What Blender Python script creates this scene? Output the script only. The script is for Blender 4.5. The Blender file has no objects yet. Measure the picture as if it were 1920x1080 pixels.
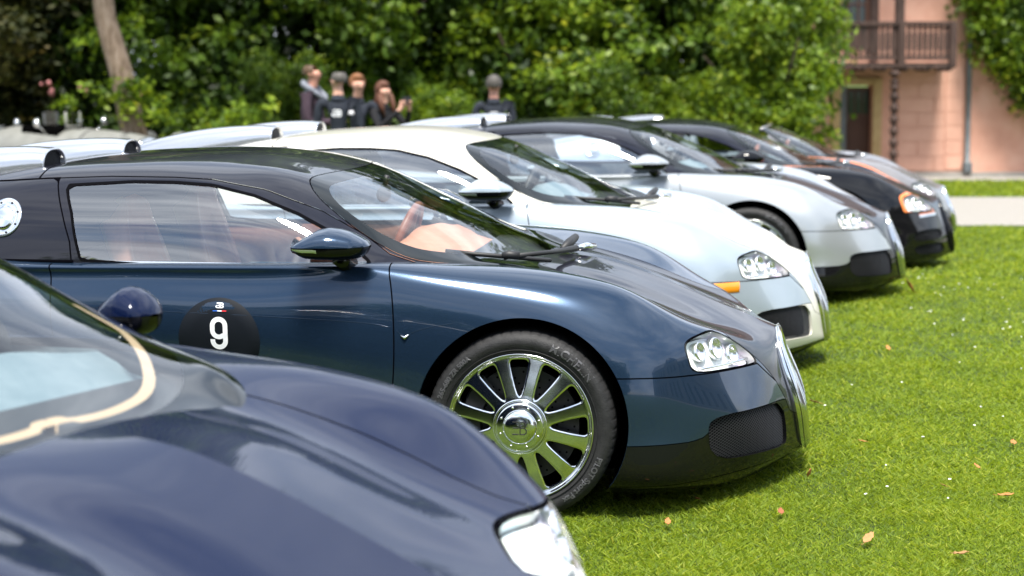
import bpy, bmesh, math, random
import numpy as np
from mathutils import Vector, Matrix
from mathutils.bvhtree import BVHTree
R = math.radians
random.seed(7); np.random.seed(7)
sc = bpy.context.scene
col = sc.collection

# ------------------------------------------------------------------ camera
cam_d = bpy.data.cameras.new('camera'); cam = bpy.data.objects.new('camera', cam_d); col.objects.link(cam)
sc.camera = cam
cam.location = (0, 0, 1.6); cam.rotation_euler = (R(90 - 4.5), 0, 0)
cam_d.sensor_width = 36; cam_d.lens = 60
cam_d.shift_y = -(540 - 128 - 3200 * math.tan(R(4.5))) / 1920
cam_d.clip_start = .1; cam_d.clip_end = 2000
cam_d.dof.use_dof = True; cam_d.dof.focus_distance = 6.1; cam_d.dof.aperture_fstop = 2.5; cam_d.dof.aperture_blades = 9
# ------------------------------------------------------------------ light
SUN_EL, SUN_AZ = R(68), R(176)       # azimuth clockwise from +Y
w = bpy.data.worlds.new('World'); sc.world = w; w.use_nodes = True
nt = w.node_tree; N = nt.nodes; L = nt.links; N.clear()
out = N.new('ShaderNodeOutputWorld'); bg = N.new('ShaderNodeBackground'); bg.inputs['Strength'].default_value = .092
sky = N.new('ShaderNodeTexSky'); sky.sky_type = 'NISHITA'; sky.sun_disc = False
sky.sun_elevation = SUN_EL; sky.sun_rotation = SUN_AZ; sky.air_density = 1.3; sky.dust_density = .4
tc = N.new('ShaderNodeTexCoord'); mp = N.new('ShaderNodeMapping'); mp.inputs['Scale'].default_value = (1, 1, 3.2)
nz = N.new('ShaderNodeTexNoise'); nz.inputs['Scale'].default_value = 2.1; nz.inputs['Detail'].default_value = 8; nz.inputs['Roughness'].default_value = .58; nz.inputs['Distortion'].default_value = .4
cr = N.new('ShaderNodeValToRGB'); cr.color_ramp.elements[0].position = .30; cr.color_ramp.elements[1].position = .52
nz2 = N.new('ShaderNodeTexNoise'); nz2.inputs['Scale'].default_value = 3.3; nz2.inputs['Detail'].default_value = 6
cc = N.new('ShaderNodeValToRGB'); cc.color_ramp.elements[0].position = .32; cc.color_ramp.elements[1].position = .66
cc.color_ramp.elements[0].color = (3.6, 4.3, 5.6, 1); cc.color_ramp.elements[1].color = (9.6, 10.3, 11.4, 1)
mx = N.new('ShaderNodeMix'); mx.data_type = 'RGBA'
L.new(tc.outputs['Generated'], mp.inputs[0]); L.new(mp.outputs[0], nz.inputs['Vector']); L.new(mp.outputs[0], nz2.inputs['Vector'])
L.new(nz.outputs[0], cr.inputs[0]); L.new(nz2.outputs[0], cc.inputs[0])
L.new(cr.outputs[0], mx.inputs[0]); L.new(sky.outputs[0], mx.inputs[6]); L.new(cc.outputs[0], mx.inputs[7])
L.new(mx.outputs[2], bg.inputs['Color']); L.new(bg.outputs[0], out.inputs[0])
sd = bpy.data.lights.new('sun', 'SUN'); sd.energy = 3.9; sd.angle = R(16); sd.color = (1, .95, .86)
sun = bpy.data.objects.new('sun', sd); col.objects.link(sun)
sdir = Vector((math.sin(SUN_AZ) * math.cos(SUN_EL), math.cos(SUN_AZ) * math.cos(SUN_EL), math.sin(SUN_EL)))
sun.rotation_euler = sdir.to_track_quat('Z', 'Y').to_euler(); sun.location = (0, 0, 20)
vs = sc.view_settings; vs.view_transform = 'Standard'; vs.look = 'None'; vs.exposure = 1.25; vs.gamma = 1; vs.use_curve_mapping = False
sc.cycles.max_bounces = 8; sc.cycles.transparent_max_bounces = 16; sc.cycles.caustics_reflective = False; sc.cycles.caustics_refractive = False
sc.cycles.use_denoising = True

# ------------------------------------------------------------------ helpers
def tag(o, label=None, cat=None, group=None, kind=None):
    if label: o['label'] = label
    if cat: o['category'] = cat
    if group: o['group'] = group
    if kind: o['kind'] = kind
    return o
def link(o, parent=None):
    col.objects.link(o)
    if parent is not None: o.parent = parent
    return o
def empty(name, loc=(0, 0, 0), rz=0):
    o = bpy.data.objects.new(name, None); o.location = loc; o.rotation_euler = (0, 0, rz); o.empty_display_size = .2
    return link(o)
def mesh_np(name, V, F, mats=(), mi=None, smooth=True, nrm=None, parent=None, lnk=True):
    if nrm is not None and F:      # wind every face to agree with its wanted normal
        VA = np.asarray(V, float); NA = np.asarray(nrm, float); tot = 0
        F = list(F)
        for i, f in enumerate(F):
            a, b, c = VA[f[0]], VA[f[1]], VA[f[2]]; e = np.cross(b - a, c - b)
            if len(f) > 3: e = e + np.cross(VA[f[2]] - a, VA[f[3]] - a)
            if e @ (NA[f[0]] + NA[f[1]] + NA[f[2]]) < 0: F[i] = tuple(f[::-1])
    me = bpy.data.meshes.new(name); me.from_pydata([tuple(map(float, v)) for v in V], [], F); me.update()
    for m in mats: me.materials.append(m)
    if mi is not None: me.polygons.foreach_set('material_index', mi)
    me.polygons.foreach_set('use_smooth', [smooth] * len(me.polygons))
    if nrm is not None: me.normals_split_custom_set_from_vertices([tuple(map(float, n)) for n in nrm])
    if not lnk: return me
    return link(bpy.data.objects.new(name, me), parent)
def quads_np(name, V, nq, mat, parent=None, k=4, attr=None, lnk=True):
    """V (nq*k,3) as nq separate k-gons, quickly"""
    me = bpy.data.meshes.new(name); V = np.asarray(V, np.float32).reshape(-1, 3)
    me.vertices.add(len(V)); me.vertices.foreach_set('co', V.ravel())
    me.loops.add(len(V)); me.loops.foreach_set('vertex_index', np.arange(len(V), dtype=np.int32))
    me.polygons.add(nq); me.polygons.foreach_set('loop_start', np.arange(nq, dtype=np.int32) * k)
    try: me.polygons.foreach_set('loop_total', np.full(nq, k, np.int32))
    except Exception: pass
    me.materials.append(mat)
    if attr is not None:
        a = me.attributes.new('vary', 'FLOAT', 'FACE'); a.data.foreach_set('value', np.asarray(attr, np.float32))
    me.update(calc_edges=True)
    if not lnk: return me
    return link(bpy.data.objects.new(name, me), parent)
class MB:
    def __init__(s): s.V = []; s.F = []; s.M = []
    def add(s, V, F, m=0):
        o = len(s.V); s.V += [tuple(v) for v in V]; s.F += [tuple(i + o for i in f) for f in F]; s.M += [m] * len(F); return s
    def box(s, c, h, rot=None, m=0):
        V = [Vector((x * h[0], y * h[1], z * h[2])) for x in (-1, 1) for y in (-1, 1) for z in (-1, 1)]
        if rot is not None: V = [rot @ v for v in V]
        V = [v + Vector(c) for v in V]
        return s.add(V, [(0, 1, 3, 2), (4, 6, 7, 5), (0, 4, 5, 1), (2, 3, 7, 6), (0, 2, 6, 4), (1, 5, 7, 3)], m)
    def tube(s, pts, rad, n=10, m=0, cap=True):
        pts = [Vector(p) for p in pts]; rad = rad if hasattr(rad, '__len__') else [rad] * len(pts)
        V = []; F = []; up = Vector((0, 0, 1))
        prev = None
        for i, p in enumerate(pts):
            d = (pts[min(i + 1, len(pts) - 1)] - pts[max(i - 1, 0)]).normalized()
            a = (prev - d * prev.dot(d)) if prev is not None else d.cross(up if abs(d.z) < .95 else Vector((1, 0, 0)))
            a.normalize(); b = d.cross(a); prev = a
            for k in range(n):
                t = 2 * math.pi * k / n; V.append(p + (a * math.cos(t) + b * math.sin(t)) * rad[i])
        for i in range(len(pts) - 1):
            for k in range(n):
                k2 = (k + 1) % n; F.append((i * n + k, i * n + k2, (i + 1) * n + k2, (i + 1) * n + k))
        if cap: F.append(tuple(range(n - 1, -1, -1))); F.append(tuple(range((len(pts) - 1) * n, len(pts) * n)))
        return s.add(V, F, m)
    def lathe(s, prof, n=48, axis='y', c=(0, 0, 0), m=0, close=False):
        """prof: list (r, a): radius, position along axis"""
        V = []; F = []; k = len(prof)
        for j in range(n):
            t = 2 * math.pi * j / n
            for r, a in prof:
                q = {'y': (r * math.cos(t), a, r * math.sin(t)), 'x': (a, r * math.cos(t), r * math.sin(t)), 'z': (r * math.cos(t), r * math.sin(t), a)}[axis]
                V.append((q[0] + c[0], q[1] + c[1], q[2] + c[2]))
        for j in range(n):
            j2 = (j + 1) % n
            for i in range(k - 1 + (1 if close else 0)):
                i2 = (i + 1) % k; F.append((j * k + i, j2 * k + i, j2 * k + i2, j * k + i2))
        return s.add(V, F, m)
    def grid(s, P, m=0, closed_u=False):
        """P[i][j] points"""
        a = len(P); b = len(P[0]); V = [p for r in P for p in r]; F = []
        for i in range(a - (0 if closed_u else 1)):
            i2 = (i + 1) % a
            for j in range(b - 1): F.append((i * b + j, i2 * b + j, i2 * b + j + 1, i * b + j + 1))
        return s.add(V, F, m)
    def obj(s, name, mat, parent=None, smooth=True, bevel=0, auto=None):
        mats = mat if isinstance(mat, (list, tuple)) else [mat]
        o = mesh_np(name, s.V, s.F, mats, s.M, smooth, None, parent)
        if bevel:
            b = o.modifiers.new('bevel', 'BEVEL'); b.width = bevel; b.segments = 2; b.limit_method = 'ANGLE'; b.angle_limit = R(40)
        if auto:
            bm = bmesh.new(); bm.from_mesh(o.data)
            for e in bm.edges:
                if len(e.link_faces) == 2 and e.calc_face_angle(0) > R(auto): e.smooth = False
            bm.to_mesh(o.data); bm.free()
        return o
def copy_tree(o, parent=None):
    c = o.copy(); col.objects.link(c)
    if parent is not None: c.parent = parent
    for ch in [x for x in o.children]: copy_tree(ch, c)
    return c

# ------------------------------------------------------------------ materials
def mat(name, base=(.5, .5, .5), rough=.5, metal=0, coat=0, spec=.5, **kw):
    m = bpy.data.materials.new(name); m.use_nodes = True; b = m.node_tree.nodes['Principled BSDF']
    b.inputs['Base Color'].default_value = (*base, 1); b.inputs['Roughness'].default_value = rough; b.inputs['Metallic'].default_value = metal
    b.inputs['Coat Weight'].default_value = coat; b.inputs['Coat Roughness'].default_value = kw.get('cr', .02); b.inputs['Specular IOR Level'].default_value = spec
    if 'em' in kw: b.inputs['Emission Color'].default_value = (*kw['em'], 1); b.inputs['Emission Strength'].default_value = kw.get('es', 1)
    if 'sss' in kw: b.inputs['Subsurface Weight'].default_value = kw['sss']; b.inputs['Subsurface Radius'].default_value = (.02, .008, .004)
    if 'sheen' in kw: b.inputs['Sheen Weight'].default_value = kw['sheen']
    return m
def nd(m, t): return m.node_tree.nodes.new(t)
def noise_mat(name, cols, scale=8, rough=.8, detail=6, bump=0, bscale=None, coords='Object', pos=None, metal=0, dist=.0, obj_rand=0, spec=.3, stretch=(1, 1, 1)):
    m = mat(name, cols[0], rough, metal, 0, spec); n = m.node_tree.nodes; l = m.node_tree.links; b = n['Principled BSDF']
    tc = n.new('ShaderNodeTexCoord'); mp = n.new('ShaderNodeMapping'); mp.inputs['Scale'].default_value = stretch
    l.new(tc.outputs[coords], mp.inputs[0])
    t = n.new('ShaderNodeTexNoise'); t.inputs['Scale'].default_value = scale; t.inputs['Detail'].default_value = detail; t.inputs['Distortion'].default_value = dist; t.inputs['Roughness'].default_value = .62
    l.new(mp.outputs[0], t.inputs['Vector'])
    r = n.new('ShaderNodeValToRGB'); e = r.color_ramp.elements
    ps = pos or [.3 + .4 * i / (len(cols) - 1) for i in range(len(cols))]
    e[0].position = ps[0]; e[0].color = (*cols[0], 1); e[1].position = ps[-1]; e[1].color = (*cols[-1], 1)
    for c, p in zip(cols[1:-1], ps[1:-1]): q = e.new(p); q.color = (*c, 1)
    l.new(t.outputs[0], r.inputs[0]); last = r.outputs[0]
    if obj_rand:
        oi = n.new('ShaderNodeObjectInfo'); hs = n.new('ShaderNodeHueSaturation'); mr = n.new('ShaderNodeMapRange')
        mr.inputs['To Min'].default_value = 1 - obj_rand; mr.inputs['To Max'].default_value = 1 + obj_rand
        l.new(oi.outputs['Random'], mr.inputs[0]); l.new(mr.outputs[0], hs.inputs['Value']); l.new(last, hs.inputs['Color']); last = hs.outputs[0]
    l.new(last, b.inputs['Base Color'])
    if bump:
        t2 = n.new('ShaderNodeTexNoise'); t2.inputs['Scale'].default_value = bscale or scale * 4; t2.inputs['Detail'].default_value = 5; l.new(mp.outputs[0], t2.inputs['Vector'])
        bp = n.new('ShaderNodeBump'); bp.inputs['Strength'].default_value = bump; bp.inputs['Distance'].default_value = .02
        l.new(t2.outputs[0], bp.inputs['Height']); l.new(bp.outputs[0], b.inputs['Normal'])
    return m
def paint(name, base, metal=.35, rough=.32, spec=.5, coat=.85):
    """clear coated metallic car paint with fine flake variation"""
    m = mat(name, base, rough, metal, coat, spec, cr=.015); n = m.node_tree.nodes; l = m.node_tree.links; b = n['Principled BSDF']
    tc = n.new('ShaderNodeTexCoord'); t = n.new('ShaderNodeTexNoise'); t.inputs['Scale'].default_value = 900; t.inputs['Detail'].default_value = 1
    l.new(tc.outputs['Object'], t.inputs['Vector'])
    mr = n.new('ShaderNodeMapRange'); mr.inputs['To Min'].default_value = .75; mr.inputs['To Max'].default_value = 1.25
    hs = n.new('ShaderNodeHueSaturation'); hs.inputs['Color'].default_value = (*base, 1)
    l.new(t.outputs[0], mr.inputs[0]); l.new(mr.outputs[0], hs.inputs['Value']); l.new(hs.outputs[0], b.inputs['Base Color'])
    t2 = n.new('ShaderNodeTexNoise'); t2.inputs['Scale'].default_value = 2.2; t2.inputs['Detail'].default_value = 2
    l.new(tc.outputs['Object'], t2.inputs['Vector'])
    bp = n.new('ShaderNodeBump'); bp.inputs['Strength'].default_value = .05; bp.inputs['Distance'].default_value = .01
    l.new(t2.outputs[0], bp.inputs['Height']); l.new(bp.outputs[0], b.inputs['Coat Normal'])
    return m
def glass(name, tint=(.75, .85, .85), refl=1.0, ior=1.5, dens=1.0):
    m = bpy.data.materials.new(name); m.use_nodes = True; n = m.node_tree.nodes; l = m.node_tree.links; n.clear()
    o = n.new('ShaderNodeOutputMaterial'); mix = n.new('ShaderNodeMixShader'); tr = n.new('ShaderNodeBsdfTransparent'); gl = n.new('ShaderNodeBsdfGlossy')
    gl.inputs['Roughness'].default_value = .004; gl.inputs['Color'].default_value = (1, 1, 1, 1); tr.inputs['Color'].default_value = (*tint, 1)
    fr = n.new('ShaderNodeFresnel'); 
    ge = n.new('ShaderNodeNewGeometry'); mi = n.new('ShaderNodeMix'); mi.data_type = 'FLOAT'; mi.inputs[2].default_value = ior; mi.inputs[3].default_value = 1 / ior    # a thin pane reflects the same from inside
    l.new(ge.outputs['Backfacing'], mi.inputs[0]); l.new(mi.outputs[0], fr.inputs['IOR'])
    mu = n.new('ShaderNodeMath'); mu.operation = 'MULTIPLY'; mu.inputs[1].default_value = refl; mu.use_clamp = True
    l.new(fr.outputs[0], mu.inputs[0]); l.new(mu.outputs[0], mix.inputs[0]); l.new(tr.outputs[0], mix.inputs[1]); l.new(gl.outputs[0], mix.inputs[2]); l.new(mix.outputs[0], o.inputs[0])
    return m
MT = dict(
    blue=paint('blue_metallic_paint', (.014, .031, .062), .45, .2, .2), black=paint('black_violet_paint', (.006, .006, .011), .0, .3, .05, .75),
    navy=paint('navy_paint', (.002, .006, .028), .10, .25, .05, .5), ice=paint('ice_blue_paint', (.33, .385, .43), .4, .3),
    cream=paint('cream_white_paint', (.60, .58, .51), .0, .4), silver=paint('silver_paint', (.34, .36, .375), .5, .3),
    orange=paint('orange_paint', (.85, .22, .04), .0, .4), grey=paint('grey_paint', (.20, .19, .19), .4, .34), gblack=paint('gloss_black_paint', (.004, .004, .005), 0, .3, 0, .75),
    chrome=mat('polished_aluminium', (.74, .75, .76), .13, 1), brushed=mat('satin_aluminium', (.80, .81, .83), .24, 1), scoop=mat('bright_scoop_metal', (.50, .51, .53), .22, .85, .5),
    rubber=noise_mat('tyre_rubber', [(.012, .012, .013), (.024, .024, .025)], 30, .62, bump=.15, bscale=160), letter=mat('tyre_lettering', (.065, .065, .07), .4),
    seal=mat('black_rubber_seal', (.004, .004, .005), .9, 0, 0, 0), dark=mat('black_plastic', (.012, .012, .013), .55), void=mat('dark_recess', (.002, .002, .002), 1, 0, 0, 0),
    mesh=mat('dark_metal_mesh', (.04, .04, .042), .4, .7), disc=mat('brake_disc_metal', (.03, .03, .033), .45, .7), caliper=mat('dark_caliper', (.02, .02, .022), .4, .5),
    winglass=glass('side_window_glass', (.90, .95, .96), 1.0, 2.6), wsglass=glass('windshield_glass', (.93, .98, .98), 1.0, 1.45), frit=mat('black_glass_border', (.004, .006, .007), .04, 0, 0, .28),
    lens=glass('headlight_cover_glass', (.99, .99, 1), .6, 1.4), tan=noise_mat('tan_leather', [(.40, .17, .10), (.47, .21, .125)], 20, .5, bump=.1), tand=noise_mat('brown_leather', [(.17, .055, .03), (.21, .07, .04)], 20, .45),
    beige=mat('beige_trim', (.40, .27, .16), .6), greyint=noise_mat('grey_blue_cabin_trim', [(.10, .14, .16), (.14, .18, .20)], 15, .6), amber=mat('amber_lens', (.75, .24, .01), .15, 0, 1),
    white=mat('white_print', (.82, .82, .86), .4), decal=mat('matt_black_decal', (.006, .008, .012), .6, 0, 0, .12), red=mat('red_print', (.75, .04, .05), .4), pblue=mat('blue_print', (.02, .11, .5), .4),
    gap=mat('panel_gap_shadow_rubber', (.002, .002, .003), .9, 0, 0, 0), clear=glass('clear_lamp_lens', (.9, .93, .9), 1.0, 1.5), signal=mat('clear_silver_lamp', (.75, .80, .72), .12, .6, 1),
)
def pearl():
    m = mat('pearl_reflector', (.9, .9, .92), .15, .0, .6); n = m.node_tree.nodes; l = m.node_tree.links; b = n['Principled BSDF']
    b.inputs['Thin Film Thickness'].default_value = 420; b.inputs['Thin Film IOR'].default_value = 1.45
    tc = n.new('ShaderNodeTexCoord'); t = n.new('ShaderNodeTexNoise'); t.inputs['Scale'].default_value = 9; t.inputs['Detail'].default_value = 1
    r = n.new('ShaderNodeValToRGB'); e = r.color_ramp.elements; e[0].position = .3; e[0].color = (.95, .82, .95, 1); e[1].position = .7; e[1].color = (.80, .93, .97, 1)
    q = e.new(.42); q.color = (.95, .95, .97, 1); q = e.new(.56); q.color = (.94, .97, .88, 1)
    l.new(tc.outputs['Object'], t.inputs['Vector']); l.new(t.outputs[0], r.inputs[0]); l.new(r.outputs[0], b.inputs['Base Color'])
    return m
MT['pearl'] = pearl()
import numpy as np, math
def nspline(t, P, q):
    """natural cubic spline; t (n,), P (n,...), q (m,)"""
    t=np.asarray(t,float);P=np.asarray(P,float);q=np.asarray(q,float);n=len(t);h=np.diff(t)
    A=np.eye(n);R=np.zeros_like(P)
    for i in range(1,n-1):
        A[i,i-1]=h[i-1];A[i,i]=2*(h[i-1]+h[i]);A[i,i+1]=h[i]
        R[i]=6*((P[i+1]-P[i])/h[i]-(P[i]-P[i-1])/h[i-1])
    M=np.linalg.solve(A,R.reshape(n,-1)).reshape(P.shape)
    i=np.clip(np.searchsorted(t,q)-1,0,n-2);sh=(-1,)+(1,)*(P.ndim-1)
    hh=h[i].reshape(sh);a=(t[i+1]-q).reshape(sh);b=(q-t[i]).reshape(sh)
    return (M[i]*a**3+M[i+1]*b**3)/(6*hh)+(P[i]/hh-M[i]*hh/6)*a+(P[i+1]/hh-M[i+1]*hh/6)*b
# ---- lower body stations: knot, list of (x or None, y, z)
def st(x,*yz): return [(x,y,z) if not isinstance(y,tuple) else y for y,z in yz]
BODY=[
(-3.58,st(-3.55,(.62,.16),(.66,.22),(.70,.34),(.715,.46),(.72,.56),(.71,.65),(.68,.73),(.60,.79),(.45,.80),(.22,.80),(0,.80))),
(-3.38,st(-3.38,(.76,.13),(.81,.17),(.86,.30),(.885,.44),(.89,.56),(.87,.68),(.82,.78),(.72,.845),(.5,.85),(.25,.85),(0,.85))),
(-3.10,st(-3.10,(.86,.12),(.92,.16),(.955,.30),(.975,.44),(.975,.58),(.955,.72),(.90,.83),(.79,.89),(.5,.90),(.25,.90),(0,.90))),
(-2.71,st(-2.71,(.88,.11),(.95,.15),(.985,.30),(.998,.44),(.998,.59),(.98,.74),(.93,.87),(.82,.935),(.5,.93),(.25,.93),(0,.93))),
(-2.30,st(-2.30,(.88,.11),(.94,.15),(.965,.29),(.985,.43),(.99,.58),(.98,.74),(.945,.85),(.86,.92),(.5,.92),(.25,.92),(0,.92))),
(-1.85,st(-1.85,(.88,.11),(.925,.15),(.935,.29),(.955,.43),(.98,.60),(.975,.75),(.945,.845),(.90,.886),(.5,.895),(.25,.895),(0,.895))),
(-1.40,st(-1.40,(.88,.11),(.925,.15),(.925,.29),(.94,.43),(.98,.61),(.978,.755),(.945,.85),(.90,.888),(.5,.89),(.25,.89),(0,.89))),
(-.95,st(-.95,(.88,.11),(.93,.15),(.935,.29),(.95,.43),(.985,.61),(.98,.755),(.945,.855),(.90,.893),(.5,.89),(.25,.89),(0,.89))),
(-.5,st(-.5,(.88,.11),(.945,.15),(.965,.29),(.975,.43),(.993,.60),(.98,.755),(.94,.86),(.88,.896),(.70,.90),(.3,.89),(0,.89))),
(-.25,st(-.25,(.89,.11),(.955,.15),(.978,.28),(.985,.43),(.992,.59),(.978,.73),(.925,.845),(.81,.887),(.60,.870),(.3,.865),(0,.87))),
(0.,st(0.,(.90,.10),(.96,.14),(.985,.27),(.992,.42),(.99,.56),(.968,.70),(.905,.82),(.765,.874),(.55,.843),(.28,.84),(0,.852))),
(.2,st(.2,(.90,.10),(.96,.14),(.985,.27),(.99,.41),(.985,.53),(.955,.67),(.88,.79),(.745,.845),(.525,.801),(.28,.806),(0,.817))),
(.38,st(.38,(.90,.09),(.955,.13),(.972,.27),(.974,.40),(.965,.51),(.925,.64),(.84,.745),(.73,.79),(.515,.745),(.27,.75),(0,.762))),
(.58,st(.58,(.80,.085),(.86,.12),(.878,.27),(.868,.40),(.845,.51),(.82,.58),(.77,.64),(.68,.678),(.50,.661),(.27,.672),(0,.684))),
(.75,st(.75,(.62,.08),(.66,.115),(.70,.26),(.68,.38),(.63,.475),(.60,.53),(.56,.575),(.50,.598),(.42,.597),(.25,.603),(0,.617))),
(.87,st(.88,(.36,.078),(.44,.108),(.495,.215),(.465,.31),(.42,.385),(.39,.43),(.35,.475),(.30,.51),(.24,.537),(.14,.562),(0,.576))),
(.97,[(1.003,.0,.085),(1.008,.115,.100),(1.0,.188,.165),(.987,.210,.25),(.968,.214,.33),(.95,.208,.385),(.933,.196,.435),(.918,.18,.485),(.907,.155,.525),(.901,.09,.558),(.899,0,.568)]),
]
GH=[ # greenhouse
(-3.50,st(-3.45,(.62,.78),(.60,.795),(.56,.80),(.48,.80),(.38,.80),(.2,.80),(0,.80))),
(-3.05,st(-3.05,(.80,.87),(.78,.895),(.72,.93),(.62,.95),(.45,.955),(.22,.96),(0,.96))),
(-2.65,st(-2.65,(.87,.895),(.84,.95),(.76,1.03),(.66,1.065),(.48,1.075),(.24,1.08),(0,1.08))),
(-2.25,st(-2.25,(.90,.89),(.86,.99),(.765,1.11),(.665,1.145),(.48,1.16),(.24,1.165),(0,1.165))),
(-1.92,st(-1.92,(.905,.875),(.86,1.015),(.745,1.162),(.655,1.204),(.49,1.222),(.25,1.232),(0,1.234))),
(-1.65,st(-1.65,(.905,.875),(.86,1.02),(.735,1.175),(.645,1.22),(.48,1.243),(.25,1.255),(0,1.256))),
(-1.4,st(-1.4,(.905,.875),(.86,1.02),(.735,1.178),(.64,1.224),(.48,1.25),(.25,1.264),(0,1.267))),
(-1.15,st(-1.15,(.905,.875),(.865,1.0),(.75,1.158),(.64,1.211),(.48,1.239),(.25,1.256),(0,1.26))),
(-.95,st(-.95,(.905,.878),(.867,.975),(.775,1.105),(.65,1.18),(.48,1.212),(.25,1.228),(0,1.232))),
(-.8,st(-.8,(.905,.88),(.868,.95),(.79,1.045),(.665,1.122),(.485,1.168),(.25,1.188),(0,1.194))),
(-.65,st(-.65,(.90,.88),(.865,.925),(.80,.98),(.69,1.047),(.49,1.105),(.25,1.13),(0,1.138))),
(-.5,st(-.5,(.89,.88),(.85,.905),(.79,.94),(.68,.985),(.47,1.037),(.25,1.063),(0,1.071))),
(-.35,st(-.35,(.83,.872),(.78,.893),(.71,.918),(.59,.948),(.41,.978),(.22,.998),(0,1.004))),
(-.2,st(-.2,(.745,.865),(.68,.882),(.60,.889),(.48,.899),(.33,.910),(.18,.918),(0,.922))),
(-.05,st(-.05,(.62,.845),(.55,.858),(.47,.843),(.36,.845),(.25,.848),(.13,.851),(0,.853))),
(.08,st(.08,(.44,.80),(.38,.804),(.32,.808),(.24,.810),(.16,.812),(.08,.813),(0,.814))),
(.15,st(.15,(.2,.77),(.17,.774),(.14,.777),(.11,.779),(.07,.781),(.04,.782),(0,.783))),
]
KT_B=[0,.06,.19,.33,.49,.64,.78,.92,1.08,1.36,1.62]
KT_G=[0,.13,.31,.42,.60,.84,1.09]
def grid(ST,KT,sq,kn):
    t=[s[0] for s in ST]; P=np.array([s[1] for s in ST],float)   # n,K,3
    Pm=P[:,-2:-4:-1,:].copy(); Pm[:,:,1]*=-1
    P2=np.concatenate([P,Pm],1); kt=list(KT)+[2*KT[-1]-KT[-2],2*KT[-1]-KT[-3]]
    A=nspline(t,P2,sq)                                  # m,K,3
    B=nspline(kt,np.swapaxes(A,0,1),kn)                 # kq,m,3
    return np.swapaxes(B,0,1)
def dens(ST,step):
    t=[s[0] for s in ST]; n=int((t[-1]-t[0])/step); return np.linspace(t[0],t[-1],n+1)
# ------------------------------------------------------------------ car body surface cutting
grid0 = grid
def surf_patch(ST, KT, nk, step):
    sq = dens(ST, step); kn = np.linspace(0, KT[-1], nk)
    def grid(ST, KT, a, b):
        G = grid0(ST, KT, a, b)
        if ST is BODY:          # the sharp spine along the middle of the bonnet
            x, y = G[..., 0], np.abs(G[..., 1]); fade = np.clip((x + .02) / .25, 0, 1) * np.clip((.90 - x) / .15, 0, 1) * (G[..., 2] > .4)
            G[..., 2] += .013 * np.clip(1 - y / .20, 0, 1) ** 2 * fade * fade * (3 - 2 * fade)
        return G
    G = grid(ST, KT, sq, kn)
    e = 1e-3
    G1 = grid(ST, KT, np.clip(sq + e, None, sq[-1]), kn); G0 = grid(ST, KT, np.clip(sq - e, sq[0], None), kn)
    H1 = grid(ST, KT, sq, np.minimum(kn + e, KT[-1])); H0 = grid(ST, KT, sq, kn - e * 1.0)
    nr = np.cross(G1 - G0, H1 - H0); ln = np.linalg.norm(nr, axis=2, keepdims=True); nr = nr / np.maximum(ln, 1e-12)
    if ST is not BODY: nr[:, -1, 1] = 0
    nr /= np.maximum(np.linalg.norm(nr, axis=2, keepdims=True), 1e-9)
    # orient outward: +y on side
    if nr[len(sq) // 2, nk // 3, 1] < 0: nr = -nr
    m, k, _ = G.shape
    S, K = np.meshgrid(sq, kn, indexing='ij')
    A = np.concatenate([G, nr, S[..., None], K[..., None]], 2).reshape(-1, 8)
    F = []
    for i in range(m - 1):
        for j in range(k - 1):
            a = i * k + j; F.append((a, a + 1, a + k + 1, a + k))
    return A, F
class Patch:
    """pool A of vertex records (x y z nx ny nz s k) shared by face lists"""
    def __init__(s, A, F): s.A = [A]; s.F = F; s.n = len(A); s.cache = {}
    def arr(s):
        if len(s.A) > 1: s.A = [np.concatenate(s.A)]
        return s.A[0]
    def split(s, F, gf):
        A = s.arr(); g = gf(A); pos = []; neg = []; new = []; n0 = len(A); ed = {}
        sg = g >= 0
        def cut(i, j):
            key = (i, j) if i < j else (j, i)
            if key not in ed:
                a, b = key; t = g[a] / (g[a] - g[b]); r = A[a] * (1 - t) + A[b] * t
                ed[key] = n0 + len(new); new.append(r)
            return ed[key]
        for f in F:
            c = sum(1 for i in f if sg[i])
            if c == len(f): pos.append(f)
            elif c == 0: neg.append(f)
            else:
                P = []; Q = []
                for a in range(len(f)):
                    i = f[a]; j = f[(a + 1) % len(f)]
                    (P if sg[i] else Q).append(i)
                    if sg[i] != sg[j]:
                        m = cut(i, j); P.append(m); Q.append(m)
                if len(P) > 2: pos.append(tuple(P))
                if len(Q) > 2: neg.append(tuple(Q))
        if new: s.A.append(np.array(new)); s.n += len(new)
        return pos, neg
    def sub(s, F, gf):
        """whole-face selection by centroid"""
        A = s.arr(); g = gf(A); a = []; b = []
        for f in F: (a if sum(g[i] for i in f) >= 0 else b).append(f)
        return a, b
    def groove(s, F, gf, w, gap):
        a, r = s.split(F, lambda A: gf(A) - w)
        g, b = s.split(r, lambda A: gf(A) + w)
        gap += g
        return a, b
def chaikin(P, n=2, closed=True):
    P = [tuple(p) for p in P]
    for _ in range(n):
        Q = []; m = len(P)
        if not closed: Q.append(P[0])
        for i in range(m if closed else m - 1):
            a = P[i]; b = P[(i + 1) % m]
            Q.append(tuple(.75 * x + .25 * y for x, y in zip(a, b))); Q.append(tuple(.25 * x + .75 * y for x, y in zip(a, b)))
        if not closed: Q.append(P[-1])
        P = Q
    return P
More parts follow.
